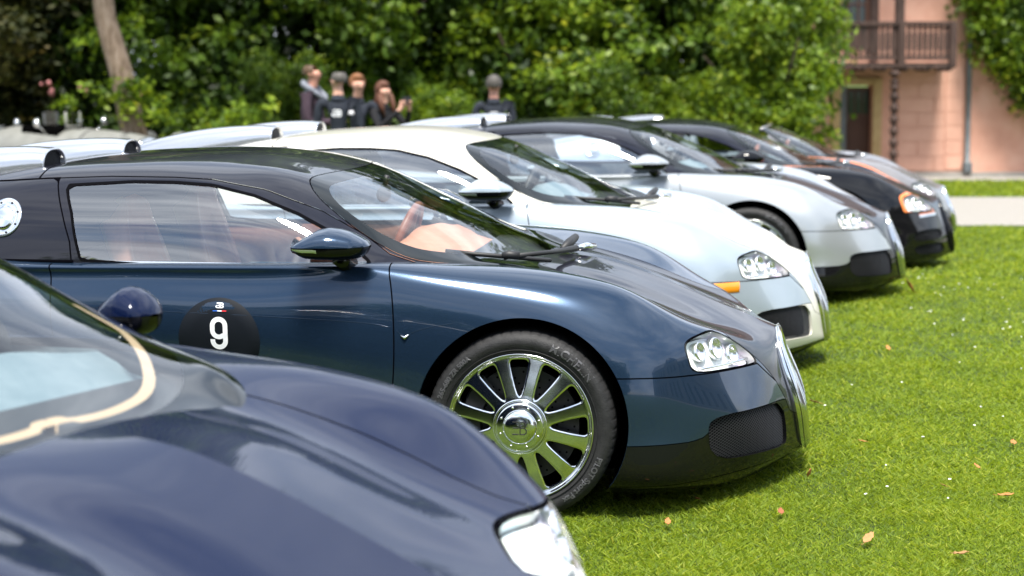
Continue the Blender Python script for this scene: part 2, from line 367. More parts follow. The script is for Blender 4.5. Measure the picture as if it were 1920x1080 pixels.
def sdf(P, X, Y):
    """signed distance, positive inside closed polygon P"""
    P = np.asarray(P, float); d = np.full(X.shape, 1e9); ins = np.zeros(X.shape, bool); n = len(P)
    for i in range(n):
        a = P[i]; b = P[(i + 1) % n]; e = b - a; L2 = max(e @ e, 1e-12)
        t = np.clip(((X - a[0]) * e[0] + (Y - a[1]) * e[1]) / L2, 0, 1)
        d = np.minimum(d, np.hypot(X - a[0] - t * e[0], Y - a[1] - t * e[1]))
        c = ((a[1] > Y) != (b[1] > Y)); ins ^= c & (X < (b[0] - a[0]) * (Y - a[1]) / (b[1] - a[1] + 1e-15) + a[0])
    return np.where(ins, d, -d)
def build(pt, F, name, sides=(1, -1), off=0., joined=False):
    """mesh(es) from a face list; the half is mirrored onto each asked side"""
    A = pt.arr(); used = sorted({i for f in F for i in f}); ix = {u: i for i, u in enumerate(used)}
    Pn = A[used]; V = Pn[:, :3] + Pn[:, 3:6] * off; Nn = Pn[:, 3:6]
    res = []
    if joined:
        VV = []; NN = []; FF = []
        for s in sides:
            o = len(VV); VV += (V * (1, s, 1)).tolist(); NN += (Nn * (1, s, 1)).tolist()
            FF += [tuple((ix[i] + o) for i in (f if s < 0 else f[::-1])) for f in F]
        return mesh_np(name, VV, FF, [MT['dark']], None, True, NN, None, False)
    for s in sides:
        FF = [tuple(ix[i] for i in (f if s < 0 else f[::-1])) for f in F]
        res.append(mesh_np(name, V * (1, s, 1), FF, [MT['dark']], None, True, Nn * (1, s, 1), None, False))
    return res
YS = np.array([(.16, .05), (.25, .17), (.262, .235), (.285, .285), (.332, .30), (.408, .348), (.488, .425), (.552, .502), (.600, .560), (.635, .560), (.66, .535), (.70, .52), (.75, .515), (.80, .52), (.84, .53), (.866, .56), (.885, .62), (.95, .62)])
def g_hood(A): return np.minimum(np.minimum(np.interp(A[:, 2], YS[:, 0], YS[:, 1]) - A[:, 1], A[:, 2] - .245), A[:, 0] + .42)
HL = [(.806, .616), (.782, .627), (.70, .637), (.627, .640), (.585, .620), (.505, .555), (.455, .499), (.52, .500), (.672, .506), (.812, .513), (.818, .54), (.815, .58)]
HL_NEAR = chaikin([(.812, .612), (.76, .630), (.63, .638), (.50, .637), (.385, .632), (.30, .612), (.235, .594), (.32, .565), (.44, .496), (.55, .500), (.672, .505), (.818, .512), (.824, .55)], 2)
HL_STD = chaikin([(.812, .612), (.76, .634), (.63, .645), (.588, .622), (.505, .556), (.440, .496), (.55, .500), (.672, .505), (.818, .512), (.824, .55)], 2)
IN = chaikin([(.803, .29), (.80, .335), (.757, .348), (.684, .349), (.512, .341), (.361, .331), (.343, .303), (.34, .231), (.342, .168), (.40, .166), (.503, .172), (.656, .180), (.74, .187), (.797, .225)], 2)
DOOR = chaikin([(-.492, 1.0), (-.485, .893), (-.46, .80), (-.448, .66), (-.452, .50), (-.475, .36), (-.52, .24), (-.60, .175), (-.75, .165), (-1.45, .165), (-1.58, .19), (-1.66, .28), (-1.71, .45), (-1.735, .65), (-1.742, .80), (-1.757, .90), (-1.77, 1.0)], 2)
WIN = [(-1.655, .888), (-1.683, .965), (-1.713, 1.06), (-1.76, 1.150), (-1.755, 1.164), (-1.506, 1.179), (-1.337, 1.178), (-1.191, 1.169), (-1.02, 1.132), (-.852, 1.07), (-.727, 1.008), (-.629, .952), (-.56, .905), (-.55, .888), (-.8, .876), (-1.4, .876)]
WS = chaikin([(-.80, 0.), (-.803, .15), (-.825, .30), (-.855, .45), (-.866, .56), (-.855, .61), (-.822, .661), (-.749, .71), (-.57, .780), (-.46, .812), (-.37, .795), (-.19, .70), (-.014, .56), (.09, .40), (.20, .20), (.26, 0), (.26, -.3), (-.80, -.3)], 1)
WSI = chaikin([(-.73, 0.), (-.735, .2), (-.765, .42), (-.79, .55), (-.78, .62), (-.72, .675), (-.59, .72), (-.455, .735), (-.37, .71), (-.22, .60), (-.09, .42), (-.03, .2), (-.02, 0), (-.02, -.3), (-.73, -.3)], 2)
CPL = [(-1.80, 1.17), (-1.745, 1.06), (-1.70, .96), (-1.685, .88)]
CANT = np.array([(-3.3, .84), (-2.9, 1.0), (-2.4, 1.115), (-2.05, 1.17), (-1.86, 1.182), (-1.6, 1.192), (-1.35, 1.191), (-1.2, 1.184), (-.99, 1.148), (-.78, 1.075), (-.61, .99), (-.5, .925), (-.3, .86)])
def sub_box(x0=-9, x1=9, y0=-9, y1=9, z0=-9, z1=9):
    return lambda A: np.minimum.reduce([A[:, 0] - x0, x1 - A[:, 0], A[:, 1] - y0, y1 - A[:, 1], A[:, 2] - z0, z1 - A[:, 2]])
def polyline_sign(P, X, Y):
    """signed distance to an open, roughly vertical polyline; positive on its +x side"""
    P = sorted(P, key=lambda p: p[1]); zs = [p[1] for p in P]; xs = [p[0] for p in P]
    return X - np.interp(Y, zs, xs)
# surfaces used for snapping details on
A_B, F_B = surf_patch(BODY, KT_B, 92, .025)
A_G, F_G = surf_patch(GH, KT_G, 46, .025)
BV_B = BVHTree.FromPolygons([tuple(v) for v in A_B[:, :3]], F_B); BV_G = BVHTree.FromPolygons([tuple(v) for v in A_G[:, :3]], F_G)
def side_y(x, z, T=None):
    """outermost half-width of the body (or glasshouse) at x, z, and its normal"""
    r = (T or BV_B).ray_cast(Vector((x, 3, z)), Vector((0, -1, 0)))
    if r[0] is None: return .9, Vector((0, 1, 0))
    n = r[1]; n = -n if n.y < 0 else n
    return r[0].y, n
def front_x(y, z):
    r = BV_B.ray_cast(Vector((3, y, z)), Vector((-1, 0, 0)))
    return (r[0].x, (r[1] if r[1].x > 0 else -r[1])) if r[0] is not None else (.9, Vector((1, 0, 0)))
def top_z(x, y, T=None):
    r = (T or BV_B).ray_cast(Vector((x, y, 3)), Vector((0, 0, -1)))
    return r[0].z if r[0] is not None else .8

GEO = {}
def body_geo(variant):
    """list of (part, parent part or None, mesh, role)"""
    out = []
    B = Patch(A_B, list(F_B)); gap = []
    F = B.F
    for cx, cz, rr in ((.005, .34, .381), (-2.71, .355, .405)):
        _, F = B.split(F, lambda A: np.where(A[:, 1] > .5, rr - np.hypot(A[:, 0] - cx, A[:, 2] - cz), -1))
    _, F = B.sub(F, lambda A: np.minimum.reduce([A[:, 0] + 1.80, -.16 - A[:, 0], np.interp(A[:, 0], [-1.8, -.7, -.5, -.35, -.16], [.872, .872, .84, .78, .62]) - A[:, 1], A[:, 2] - .82]))           # cabin opening
    if variant != 'open': _, F = B.sub(F, sub_box(-2.5, -1.7, -1, .6, .82, 2))
    HLs = HL_NEAR if variant == 'near' else HL_STD
    hl, F = B.groove(F, lambda A: np.where(A[:, 0] > .42, sdf(HLs, A[:, 1], A[:, 2]), -1), .003, gap)
    hood, F = B.groove(F, g_hood, .0028, gap)
    _, hood = B.split(hood, lambda A: -.02 - A[:, 0] - .55 * np.maximum(0, .45 - A[:, 1]) * 0 + .0 * A[:, 1])
    door, F = B.groove(F, lambda A: np.where(A[:, 1] > .75, sdf(DOOR, A[:, 0], A[:, 2]), -1), .0026, gap)
    rear, F = B.sub(F, lambda A: -1.2 - A[:, 0])
    back, front = B.sub(F, lambda A: .1 - A[:, 0]) if False else ([], F)
    sill, front = B.split(front, lambda A: np.where(A[:, 0] < -.3, .0 - 1, -1.))
    fr, fender = B.sub(front, lambda A: A[:, 0] - .02)
    up, bump = B.groove(fr, lambda A: A[:, 2] - np.interp(A[:, 0], [.35, .42, .6, .83, .95], [.514, .513, .507, .494, .35]), .0024, gap)
    fender = fender + up
    surr = []
    if variant not in ('coupe', 'near'): surr, fender = B.split(fender, lambda A: np.where((A[:, 0] > .42), sdf(HLs, A[:, 1], A[:, 2]) + .024, -1))
    for q_ in (build(B, surr, 'headlight_surround') if surr else []): out.append(('headlight_surround', None, q_, 'accent'))
    if variant in ('coupe', 'near'):
        intake, bump = B.split(bump, lambda A: np.where(A[:, 0] > .45, sdf(IN, A[:, 1], A[:, 2]), -1))
    else:
        intake = []
        for P in ([(.80, .30), (.77, .355), (.40, .345), (.37, .28), (.45, .262), (.79, .262)], [(.80, .235), (.45, .232), (.37, .20), (.36, .135), (.66, .145), (.78, .165)]):
            q, bump = B.split(bump, lambda A: np.where(A[:, 0] > .45, sdf(chaikin(P, 2), A[:, 1], A[:, 2]), -1)); intake += q
    g_low = lambda A: np.interp(A[:, 1], [.30, .36, .45, .72, .775, .81, .86], [.33, .337, .339, .349, .335, .285, .274]) - A[:, 2]
    low, bump = B.groove(bump, g_low, .0016, gap)
    lip, low = B.groove(low, lambda A: .124 - A[:, 2], .0015, gap)
    hood_l = hood
    for nm, FF, role, jn in (('hood', hood_l, 'top', 1), ('front_fender', fender, 'side', 0), ('door', door, 'side', 0), ('rear_quarter', rear, 'side', 0), ('front_bumper', bump, 'side', 0), ('lower_bumper', low, 'low', 1), ('splitter', lip, 'lip', 1)):
        if jn: out.append((nm, None, build(B, FF, nm, joined=True), role))
        else:
            for m in build(B, FF, nm): out.append((nm, None, m, role))
    for i, s in enumerate((1, -1)):
        out.append(('headlight', None, build(B, hl, 'headlight', (s,))[0], 'lens'))
        hb = build(B, hl, 'reflector', (s,), off=-.036)[0]; out.append(('reflector', 'headlight', hb, 'pearl'))
    # intake edge roll and recessed mesh
    for s in (1, -1):
        rim = MB(); mesh = MB(); polys = [IN] if variant in ('coupe', 'near') else [chaikin([(.80, .30), (.77, .355), (.40, .345), (.37, .28), (.45, .262), (.79, .262)], 2), chaikin([(.80, .235), (.45, .232), (.37, .20), (.36, .135), (.66, .145), (.78, .165)], 2)]
        back = MB()
        for P in polys:
            P = [p for p in P]; rows = []
            for y, z in P:
                x, n = front_x(y, z); p = Vector((x, y * s, z)); nn = Vector((n.x, n.y * s, n.z))
                rows.append([p - nn * d for d in (-.001, .004, .02, .045)])
            rim.grid(rows, closed_u=True)
            cy = sum(p[0] for p in P) / len(P); cz = sum(p[1] for p in P) / len(P)
            # diamond mesh strips in (y,z), clipped to the polygon
            Pn = np.array(P)
            for sl in (1, -1):
                for c in np.arange(-.6, .6, .0175 if variant in ('coupe', 'near') else .022):
                    t = np.arange(-.30, .30, .006); yy = cy + c + t; zz = cz + sl * t * .62
                    ins = sdf(Pn, yy, zz) > -.002; run = []
                    for k in range(len(t)):
                        if ins[k]:
                            x, n = front_x(yy[k], zz[k]); q = Vector((x, yy[k] * s, zz[k])) - Vector((n.x, n.y * s, n.z)) * (.012 + .001 * sl)
                            run.append(q)
                        if (not ins[k] or k == len(t) - 1) and run:
                            if len(run) > 1:
                                rr = [[q + Vector((-.002, 0, 0)) + Vector((0, 0, .0009)), q + Vector((.0006, 0, .0)), q + Vector((-.002, 0, 0)) - Vector((0, 0, .0009))] for q in run]
                                mesh.grid(rr)
                            run = []
            x, n = front_x(cy, cz); ctr = Vector((x, cy * s, cz)) - Vector((n.x, n.y * s, n.z)) * .07
            V = [r[3] for r in rows] + [ctr]; back.add(V, [(i, (i + 1) % len(rows), len(rows)) for i in range(len(rows))])
        for nm, b, role in (('intake_frame', rim, 'low' if variant in ('coupe', 'near') else 'side'), ('intake_mesh', mesh, 'mesh'), ('intake_back', back, 'void')):
            out.append((nm, None if nm == 'intake_frame' else 'intake_frame', mesh_np(nm, b.V, b.F, [MT['dark']], None, True, None, None, False), role))
    # headlight internals: walls, tubes, lenses
    for s in (1, -1):
        b = MB(); l2 = MB(); rows = []
        for y, z in HLs:
            x, n = front_x(y, z); p = Vector((x, y * s, z)); nn = Vector((n.x, n.y * s, n.z)); rows.append([p - nn * d for d in (.001, .02, .038)])
        b.grid(rows, closed_u=True)
        ax = Vector((.86, .42 * s, .28)).normalized()
        for (y, z, r, ln) in ((.745, .585, .036, .05), (.655, .585, .042, .055), (.575, .55, .040, .05)):
            x, n = front_x(y, z); p = Vector((x, y * s, z)) - Vector((n.x, n.y * s, n.z)) * .020
            u = ax.cross(Vector((0, 0, 1))).normalized(); v = ax.cross(u)
            rows = []
            for q, rr in ((-.03, r * .75), (-.02, r), (.004, r), (.006, r * .88), (-.004, r * .78), (-.02, r * .5), (-.022, .001)):
                rows.append([p + ax * q + (u * math.cos(2 * math.pi * k / 20) + v * math.sin(2 * math.pi * k / 20)) * rr for k in range(21)])
            l2.grid(rows)
        # strip along the bottom
        pts = []
        for y in np.linspace(.79, .50, 8):
            x, n = front_x(y, .522); pts.append(Vector((x, y * s, .522)) - Vector((n.x, n.y * s, n.z)) * .015)
        l2.tube(pts, .007, 6)
        out.append(('lamp_housing', 'headlight', mesh_np('lamp_housing', b.V, b.F, [MT['dark']], None, True, None, None, False), 'pearl'))
        out.append(('projector', 'headlight', mesh_np('projector', l2.V, l2.F, [MT['dark']], None, True, None, None, False), 'brushed'))
    # wheel arches: inner lip and liner
    for cx, cz, rr, z0 in ((.005, .34, .381, .12), (-2.71, .355, .405, .13)):
        for s in (1, -1):
            lipm = MB(); lin = MB(); rows = []; rl = []
            a0 = math.asin((z0 - cz) / rr); angs = np.linspace(a0, math.pi - a0, 64)
            for a in angs:
                x = cx + rr * math.cos(a); z = cz + rr * math.sin(a); y, n = side_y(x, z)
                rows.append([(x, y * s, z), (x - .002 * math.cos(a), (y - .006) * s, z - .002 * math.sin(a)), (x, (y - .03) * s, z)])
                rl.append([(cx + (rr + .004) * math.cos(a), (y - .025) * s, cz + (rr + .004) * math.sin(a)), (cx + rr * math.cos(a), .6 * s, cz + rr * math.sin(a)), (cx + .1 * math.cos(a), .58 * s, cz + .1 * math.sin(a))])
            lipm.grid(rows); lin.grid(rl)
            out.append(('wheel_arch', None, mesh_np('wheel_arch', lipm.V, lipm.F, [MT['dark']], None, True, None, None, False), 'side'))
            out.append(('arch_liner', 'wheel_arch', mesh_np('arch_liner', lin.V, lin.F, [MT['dark']], None, True, None, None, False), 'gap'))
    # horseshoe grille
    st_ = np.array(BODY[-1][1]); knq = np.linspace(0, KT_B[-1], 34); E1 = grid(BODY, KT_B, np.array([BODY[-1][0]]), knq)[0]
    E1 = E1[E1[:, 2] > .088]
    E1[0, 1] = max(E1[0, 1], .02)
    loop = [Vector(p) for p in E1] + [Vector((p[0], -p[1], p[2])) for p in E1[::-1][1:]]
    cen = Vector((.97, 0, .33)); rows = []; inner = []
    for p in loop:
        inn = (Vector((p.x, 0, .30 + .3 * (p.z - .3))) - p); inn.x = 0; inn.normalize()
        fw = Vector((.96, 0, .26)); bulge = .010 + .018 * max(0, 1 - abs(p.z - .26) / .32)
        sec = [p + fw * 0 + inn * (-.002), p + fw * (.006 + bulge * .5), p + inn * .008 + fw * (.012 + bulge * .9), p + inn * .022 + fw * (.015 + bulge), p + inn * .036 + fw * (.010 + bulge), p + inn * .040 + fw * (-.002 + bulge), p + inn * .040 - fw * .012]
        rows.append(sec); inner.append(p + inn * .039 + fw * (bulge - .014))
    g = MB(); g.grid(rows, closed_u=True)
    out.append(('radiator_grille', None, mesh_np('radiator_grille', g.V, g.F, [MT['dark']], None, True, None, None, False), 'grille_ring'))
    if variant not in ('coupe', 'near'):
        for s in (1, -1):
            q = MB(); rows = []
            for x in np.linspace(-.62, .62, 40):
                y = float(np.interp(x, [-.62, -.4, -.2, 0, .2, .4, .62], [.905, .86, .77, .72, .68, .65, .62])); w_ = .028
                rows.append([(x, (y + k * w_) * s, top_z(x, y + k * w_) + .0025 - .002 * abs(k)) for k in (-1, -.5, 0, .5, 1)])
            q.grid(rows); out.append(('accent_stripe', None, mesh_np('accent_stripe', q.V, q.F, [MT['dark']], None, True, None, None, False), 'accent'))
            q = MB(); rows = []
            for y in np.linspace(.70, .42, 10):
                rows.append([Vector((front_x(y, z)[0] + .003, y * s, z)) for z in (.455, .48)])
            q.grid(rows); out.append(('running_light', None, mesh_np('running_light', q.V, q.F, [MT['dark']], None, True, None, None, False), 'chrome'))
    ge = MB(); ge.tube([r[1] for r in rows] + [rows[0][1]], .005, 6, cap=False); out.append(('grille_edge', 'radiator_grille', mesh_np('grille_edge', ge.V, ge.F, [MT['dark']], None, True, None, None, False), 'grille_edge'))
    gi = MB(); n_ = len(inner)
    for i in range(len(E1) - 1):
        a, b = inner[i], inner[i + 1]; a2, b2 = Vector((a.x, -a.y, a.z)), Vector((b.x, -b.y, b.z))
        def row(p, q):
            return [p.lerp(q, t) + Vector((.02 * math.sin(math.pi * t), 0, 0)) for t in np.linspace(0, 1, 9)]
        gi.grid([row(a, a2), row(b, b2)])
    out.append(('grille_panel', 'radiator_grille', mesh_np('grille_panel', gi.V, gi.F, [MT['dark']], None, True, None, None, False), 'void'))
    gm = MB(); gb_ = BVHTree.FromPolygons([tuple(v) for v in gi.V], gi.F)
    for sl in (1, -1):
        for c in np.arange(-.6, .9, .013):
            run = []
            for t in np.arange(-.22, .221, .01):
                z = c + sl * t * .9; r = gb_.ray_cast(Vector((3, t, z)), Vector((-1, 0, 0)))
                if r[0] is not None: run.append(r[0] + Vector((.006 + .001 * sl, 0, 0)))
                elif run:
                    if len(run) > 1: gm.grid([[p - Vector((.002, 0, -.0013)), p, p - Vector((.002, 0, .0013))] for p in run])
                    run = []
            if len(run) > 1: gm.grid([[p - Vector((.002, 0, -.0013)), p, p - Vector((.002, 0, .0013))] for p in run])
    out.append(('grille_mesh', 'radiator_grille', mesh_np('grille_mesh', gm.V, gm.F, [MT['dark']], None, True, None, None, False), 'grill'))
    # glasshouse
    G = Patch(A_G, list(F_G)); gapg = []; seal = []; F = G.F
    ysel = lambda A: A[:, 1] > .64
    win, F = G.split(F, lambda A: np.where(ysel(A), sdf(WIN, A[:, 0], A[:, 2]), -1))
    frame, win = G.split(win, lambda A: .010 - sdf(WIN, A[:, 0], np.minimum(A[:, 2], 9)) * 1.0)
    seal += frame
    strip, win = G.split(win, lambda A: np.minimum(.892 - A[:, 2], -1.02 - A[:, 0]))
    ws, F = G.groove(F, lambda A: sdf(WS, A[:, 0], A[:, 1]), .0028, gapg)
    wclear, frit = G.split(ws, lambda A: sdf(WSI, A[:, 0], A[:, 1]))
    cp, F = G.sub(F, lambda A: -1.0 - A[:, 0])
    quarter, cp = G.groove(cp, lambda A: np.where(A[:, 1] > .6, np.minimum(-polyline_sign(CPL, A[:, 0], A[:, 2]), np.interp(A[:, 0], CANT[:, 0], CANT[:, 1]) - A[:, 2]), -1), .003, gapg)
    roof = cp + F
    ca, roof = G.groove(roof, lambda A: np.where(A[:, 1] > .55, np.minimum(np.interp(A[:, 0], CANT[:, 0], CANT[:, 1]) - A[:, 2], A[:, 0] + 1.86), -1), .0018, gapg)
    deck, roof = G.groove(roof, lambda A: -1.885 - A[:, 0], .004, gapg)
    if variant == 'targa': win = []; strip = []
    if variant == 'open':
        _, roof = G.sub(roof, sub_box(-1.75, -.80, -1, 2, .87, 2)); _, ca = G.sub(ca, sub_box(-1.75, -.86, -1, 2, .87, 2)); win = []; seal = []; strip = []
        gapg, _ = G.sub(gapg, lambda A: A[:, 0] + .84)
        q = MB(); rows = []
        for y in np.linspace(-.6, .6, 16):
            x = -.80 - .07 * (y / .6) ** 2; z = top_z(x + .01, abs(y), BV_G); rows.append((x, y, z - .012))
        q.tube(rows, .022, 8); out.append(('windshield_header', None, mesh_np('windshield_header', q.V, q.F, [MT['dark']], None, True, None, None, False), 'top'))
        dk = MB(); dk.box((-1.78, 0, .98), (.06, .60, .16)); out.append(('rear_bulkhead', None, mesh_np('rear_bulkhead', dk.V, dk.F, [MT['dark']], None, False, None, None, False), 'dark'))
    for m in build(G, quarter, 'quarter_panel'): out.append(('quarter_panel', None, m, 'quarter'))
    for m in build(G, ca, 'roof_rail'): out.append(('roof_rail', None, m, 'top'))
    if roof: out.append(('roof', None, build(G, roof, 'roof', joined=True), 'top'))
    out.append(('engine_cover', None, build(G, deck, 'engine_cover', joined=True), 'top'))
    out.append(('windshield', None, build(G, wclear, 'windshield', joined=True), 'wsglass'))
    out.append(('windshield_border', 'windshield', build(G, frit, 'windshield_border', joined=True), 'frit'))
    if seal:
        for i, s in enumerate((1, -1)):
            if win: out.append(('side_window', None, build(G, win, 'side_window', (s,))[0], 'winglass'))
            out.append(('window_seal', 'side_window', build(G, seal, 'window_seal', (s,), off=.0015)[0], 'seal'))
            if strip: out.append(('window_strip', 'side_window', build(G, strip, 'window_strip', (s,), off=.001)[0], 'chrome'))
    gb = build(B, gap, 'panel_gap', off=-.0015, joined=True); out.append(('panel_gap', None, gb, 'gap'))
    gg = build(G, gapg, 'glasshouse_gap', off=-.001, joined=True); out.append(('glasshouse_gap', None, gg, 'gap'))
    # belt line rubber between body and glasshouse, cowl, belly
    for s in (1, -1):
        q = MB(); pts = []
        for x in np.linspace(-2.3, -1.68, 12): y, n = side_y(x, .893, BV_G); pts.append((x, (y + .004) * s, .886))
        q.tube(pts, .008, 6); out.append(('belt_strip', None, mesh_np('belt_strip', q.V, q.F, [MT['dark']], None, True, None, None, False), 'gap'))
    q = MB(); rows = []
    for x in np.linspace(-3.45, .95, 24):
        hw = float(np.interp(x, [-3.5, -3.1, -2.7, .4, .58, .75, .88, .97], [.62, .84, .55, .55, .78, .6, .4, .12])) if (x > .42 or x < -3.1 or (-2.2 < x < -.45)) else .56
        if -2.2 < x < -.45: hw = .88
        rows.append([(x, -hw, .10), (x, 0, .095), (x, hw, .10)])
    q.grid(rows); out.append(('underbody', None, mesh_np('underbody', q.V, q.F, [MT['dark']], None, True, None, None, False), 'gap'))
    q = MB()  # cowl below the windshield base
    q.grid([[(x, y, top_z(x, abs(y)) - .02 if x > -.15 else .855) for y in np.linspace(-.66, .66, 13)] for x in (-.32, -.2, -.1, 0, .12)])
    out.append(('cowl', None, mesh_np('cowl', q.V, q.F, [MT['dark']], None, True, None, None, False), 'dark'))
    # cabin: floor, dashboard, seats, steering wheel, rear view mirror
    def mm(nm, b, role, par=None, smooth=True):
        out.append((nm, par, mesh_np(nm, b.V, b.F, [MT['dark']], None, smooth, None, None, False), role))
    q = MB(); q.box((-.95, 0, .2), (.95, .86, .02)); q.box((-1.72, 0, .55), (.03, .84, .35)); mm('cabin_floor', q, 'dark', None, False)
    for s in (1, -1):
        q = MB(); rows = []
        for x in np.linspace(-1.72, -.46, 16):
            hw = min(.86, side_y(x, .87)[0] - .07); hw = min(hw, float(np.interp(x, [-.6, -.25], [.86, .68])))
            rows.append([(x, hw * s, .25), (x, (hw - .015) * s, .6), (x, (hw - .05) * s, .72), (x, hw * s, .80), (x, (hw + .02) * s, .872)])
        q.grid(rows); mm('door_panel', q, 'trim')
    q = MB(); rows = []    # dashboard sheet: hump then forward shelf
    for y in np.linspace(-.68, .68, 25):
        hump = .035 * math.exp(-((y - .36) / .2) ** 2) + .02 * math.exp(-((y + .38) / .25) ** 2); e = .05 * (y / .72) ** 2; fx = .12 * (abs(y) / .72) ** 2
        rows.append([(-.62 - e * .2, y, .45), (-.66, y, .70), (-.68 + e * .4, y, .83 + hump * .5), (-.64 + e, y, .88 + hump), (-.56 + e, y, .895 + hump), (-.46, y, .872 + hump * .6), (-.32 - fx, y, .852), (-.16 - fx * 2, y, .836)])
    q.grid(rows); mm('dashboard', q, 'trim')
    q = MB()
    for y in (-.40,):
        pass
    q.box((-.9, 0, .42), (.42, .10, .16)); mm('centre_console', q, 'trimd', None, False)
    for s in (1, -1):
        q = MB(); rows = []
        prof = [(-1.02, .44), (-1.08, .47), (-1.25, .44), (-1.42, .43), (-1.50, .50), (-1.56, .66), (-1.60, .80), (-1.63, .92), (-1.65, 1.00), (-1.66, 1.06), (-1.69, 1.08)]
        for i, (x, z) in enumerate(prof):
            hw = [.20, .23, .25, .26, .26, .25, .23, .19, .15, .13, .09][i]
            rows.append([(x - .09 * 0, .42 * s - hw, z - .07), (x + .05, .42 * s - hw, z + .03 * (i < 5)), (x + .045, .42 * s - hw * .75, z + .02), (x, .42 * s - hw * .4, z), (x, .42 * s, z), (x, .42 * s + hw * .4, z), (x + .045, .42 * s + hw * .75, z + .02), (x + .05, .42 * s + hw, z + .03 * (i < 5)), (x - .06, .42 * s + hw, z - .07)])
        q.grid(rows); q.tube([(-1.53, .42 * s - .17, .62), (-1.62, .42 * s - .14, .86), (-1.68, .42 * s - .1, 1.0)], .045, 8); q.tube([(-1.53, .42 * s + .17, .62), (-1.62, .42 * s + .14, .86), (-1.68, .42 * s + .1, 1.0)], .045, 8)
        mm('seat', q, 'trim')
    q = MB(); c = Vector((-.70, .37, .84)); ax = Vector((-.93, 0, .36)).normalized(); u = Vector((0, 1, 0)); v = ax.cross(u)
    q.tube([c + (u * math.cos(t) + v * math.sin(t)) * .18 for t in np.linspace(0, 2 * math.pi, 33)], .017, 10, cap=False)
    for t in (0, math.pi, 1.5 * math.pi): q.tube([c, c + (u * math.cos(t) + v * math.sin(t)) * .175], [.03, .012], 6)
    q.tube([c, c - ax * .2], .03, 8); mm('steering_wheel', q, 'trimd')
    q = MB(); rows = []
    for t in np.linspace(-1, 1, 13):
        r = max(.002, math.sqrt(max(0, 1 - t * t)) ** .7); rows.append([(-.70 + .022 * r * math.sin(a) * (1 if math.sin(a) < 0 else .4), t * .115, 1.085 + .036 * r * math.cos(a)) for a in np.linspace(0, 2 * math.pi, 17)])
    q.grid(rows); q.tube([(-.70, 0, 1.12), (-.69, 0, 1.16)], .012, 6); mm('rear_view_mirror', q, 'dark')
    # scoops
    for s in (1, -1):
        q = MB(); rows = []; rim = MB()
        stx = [(-1.96, 1.284, .114), (-1.985, 1.287, .116), (-2.1, 1.290, .13), (-2.35, 1.272, .14), (-2.65, 1.215, .15), (-2.95, 1.12, .14), (-3.2, .99, .11), (-3.3, .92, .05)]
        t0 = [a[0] for a in stx]; P = np.array([a[1:] for a in stx]); xs = np.linspace(-1.96, -3.3, 40); PP = nspline([-a for a in t0], P, -xs)
        def ring(x, zt, hw, base, k=.0):
            r = []
            for a in np.linspace(-.12, 1.12, 22) * math.pi:
                cy = math.cos(a); cz = math.sin(a); r.append((x, (.425 + hw * math.copysign(abs(cy) ** .8, cy)) * s, base + (zt - base) * max(-.15, math.copysign(abs(cz) ** .75, cz))))
            return r
        for x, (zt, hw) in zip(xs, PP): rows.append(ring(x, zt, hw, top_z(max(x, -3.44), .42, BV_G) - .012))
        q.grid(rows); mm('engine_scoop', q, 'scoop')
        b0 = top_z(-1.965, .42, BV_G) - .012; rr = []
        for dx, k in ((0, 1), (.010, .99), (.014, .95), (.010, .88), (-.03, .86)): rr.append([(x, .425 * s + (y - .425 * s) * k, b0 + (z - b0) * k) for x, y, z in ring(-1.96 + dx, 1.284, .114, b0)])
        rim.grid(rr); mm('scoop_rim', rim, 'scoop', 'engine_scoop')
        ms = MB()
        for sl in (1, -1):
            for c_ in np.arange(-.24, .24, .017):
                run = []
                for t in np.arange(-.12, .12, .01):
                    y = c_ + t; z = .045 + sl * t * .8
                    if (y / .098) ** 2 + (max(0, z) / .072) ** 2 < 1 and z > -.01: run.append(Vector((-1.965, (.425 + y) * s, b0 + z + .012)))
                    elif run:
                        if len(run) > 1: ms.grid([[p + Vector((0, 0, .0018)), p + Vector((.001, 0, 0)), p - Vector((0, 0, .0018))] for p in run])
                        run = []
        mm('scoop_mesh', ms, 'mesh', 'engine_scoop')
        bk = MB(); bk.grid([[(-2.0, p[1], p[2]) for p in ring(-2.0, 1.277, .108, b0)], [(-2.0, .425 * s, b0)] * 22]); mm('scoop_back', bk, 'void', 'engine_scoop')
    # fuel cap on the right and left quarter panel
    for s in (1, -1):
        cx, cz = -1.972, 1.042; q = MB(); rows = []
        for rr_, o_ in ((.070, .0), (.070, .004), (.066, .006), (.048, .006), (.044, .003), (.043, .003), (.041, .009), (.030, .011), (.001, .0115)):
            rw = []
            for t in np.linspace(0, 2 * math.pi, 37):
                x = cx + rr_ * math.cos(t); z = cz + rr_ * math.sin(t); y, n = side_y(x, z, BV_G); rw.append((x, (y + o_) * s, z))
            rows.append(rw)
        q.grid(rows)
        mm('fuel_cap', q, 'chrome')
        q = MB()
        for k in range(8):
            t = 2 * math.pi * (k + .5) / 8; x = cx + .057 * math.cos(t); z = cz + .057 * math.sin(t); y, n = side_y(x, z, BV_G)
            q.lathe([(.0045, 0), (.0045, .003), (.003, .0045), (.0001, .0045)], 8, 'y', (x, (y + .005) * s, z)) if s > 0 else q.lathe([(.0045, 0), (.0045, -.003), (.003, -.0045), (.0001, -.0045)], 8, 'y', (x, -(y + .005), z))
        mm('cap_bolts', q, 'dark', 'fuel_cap')
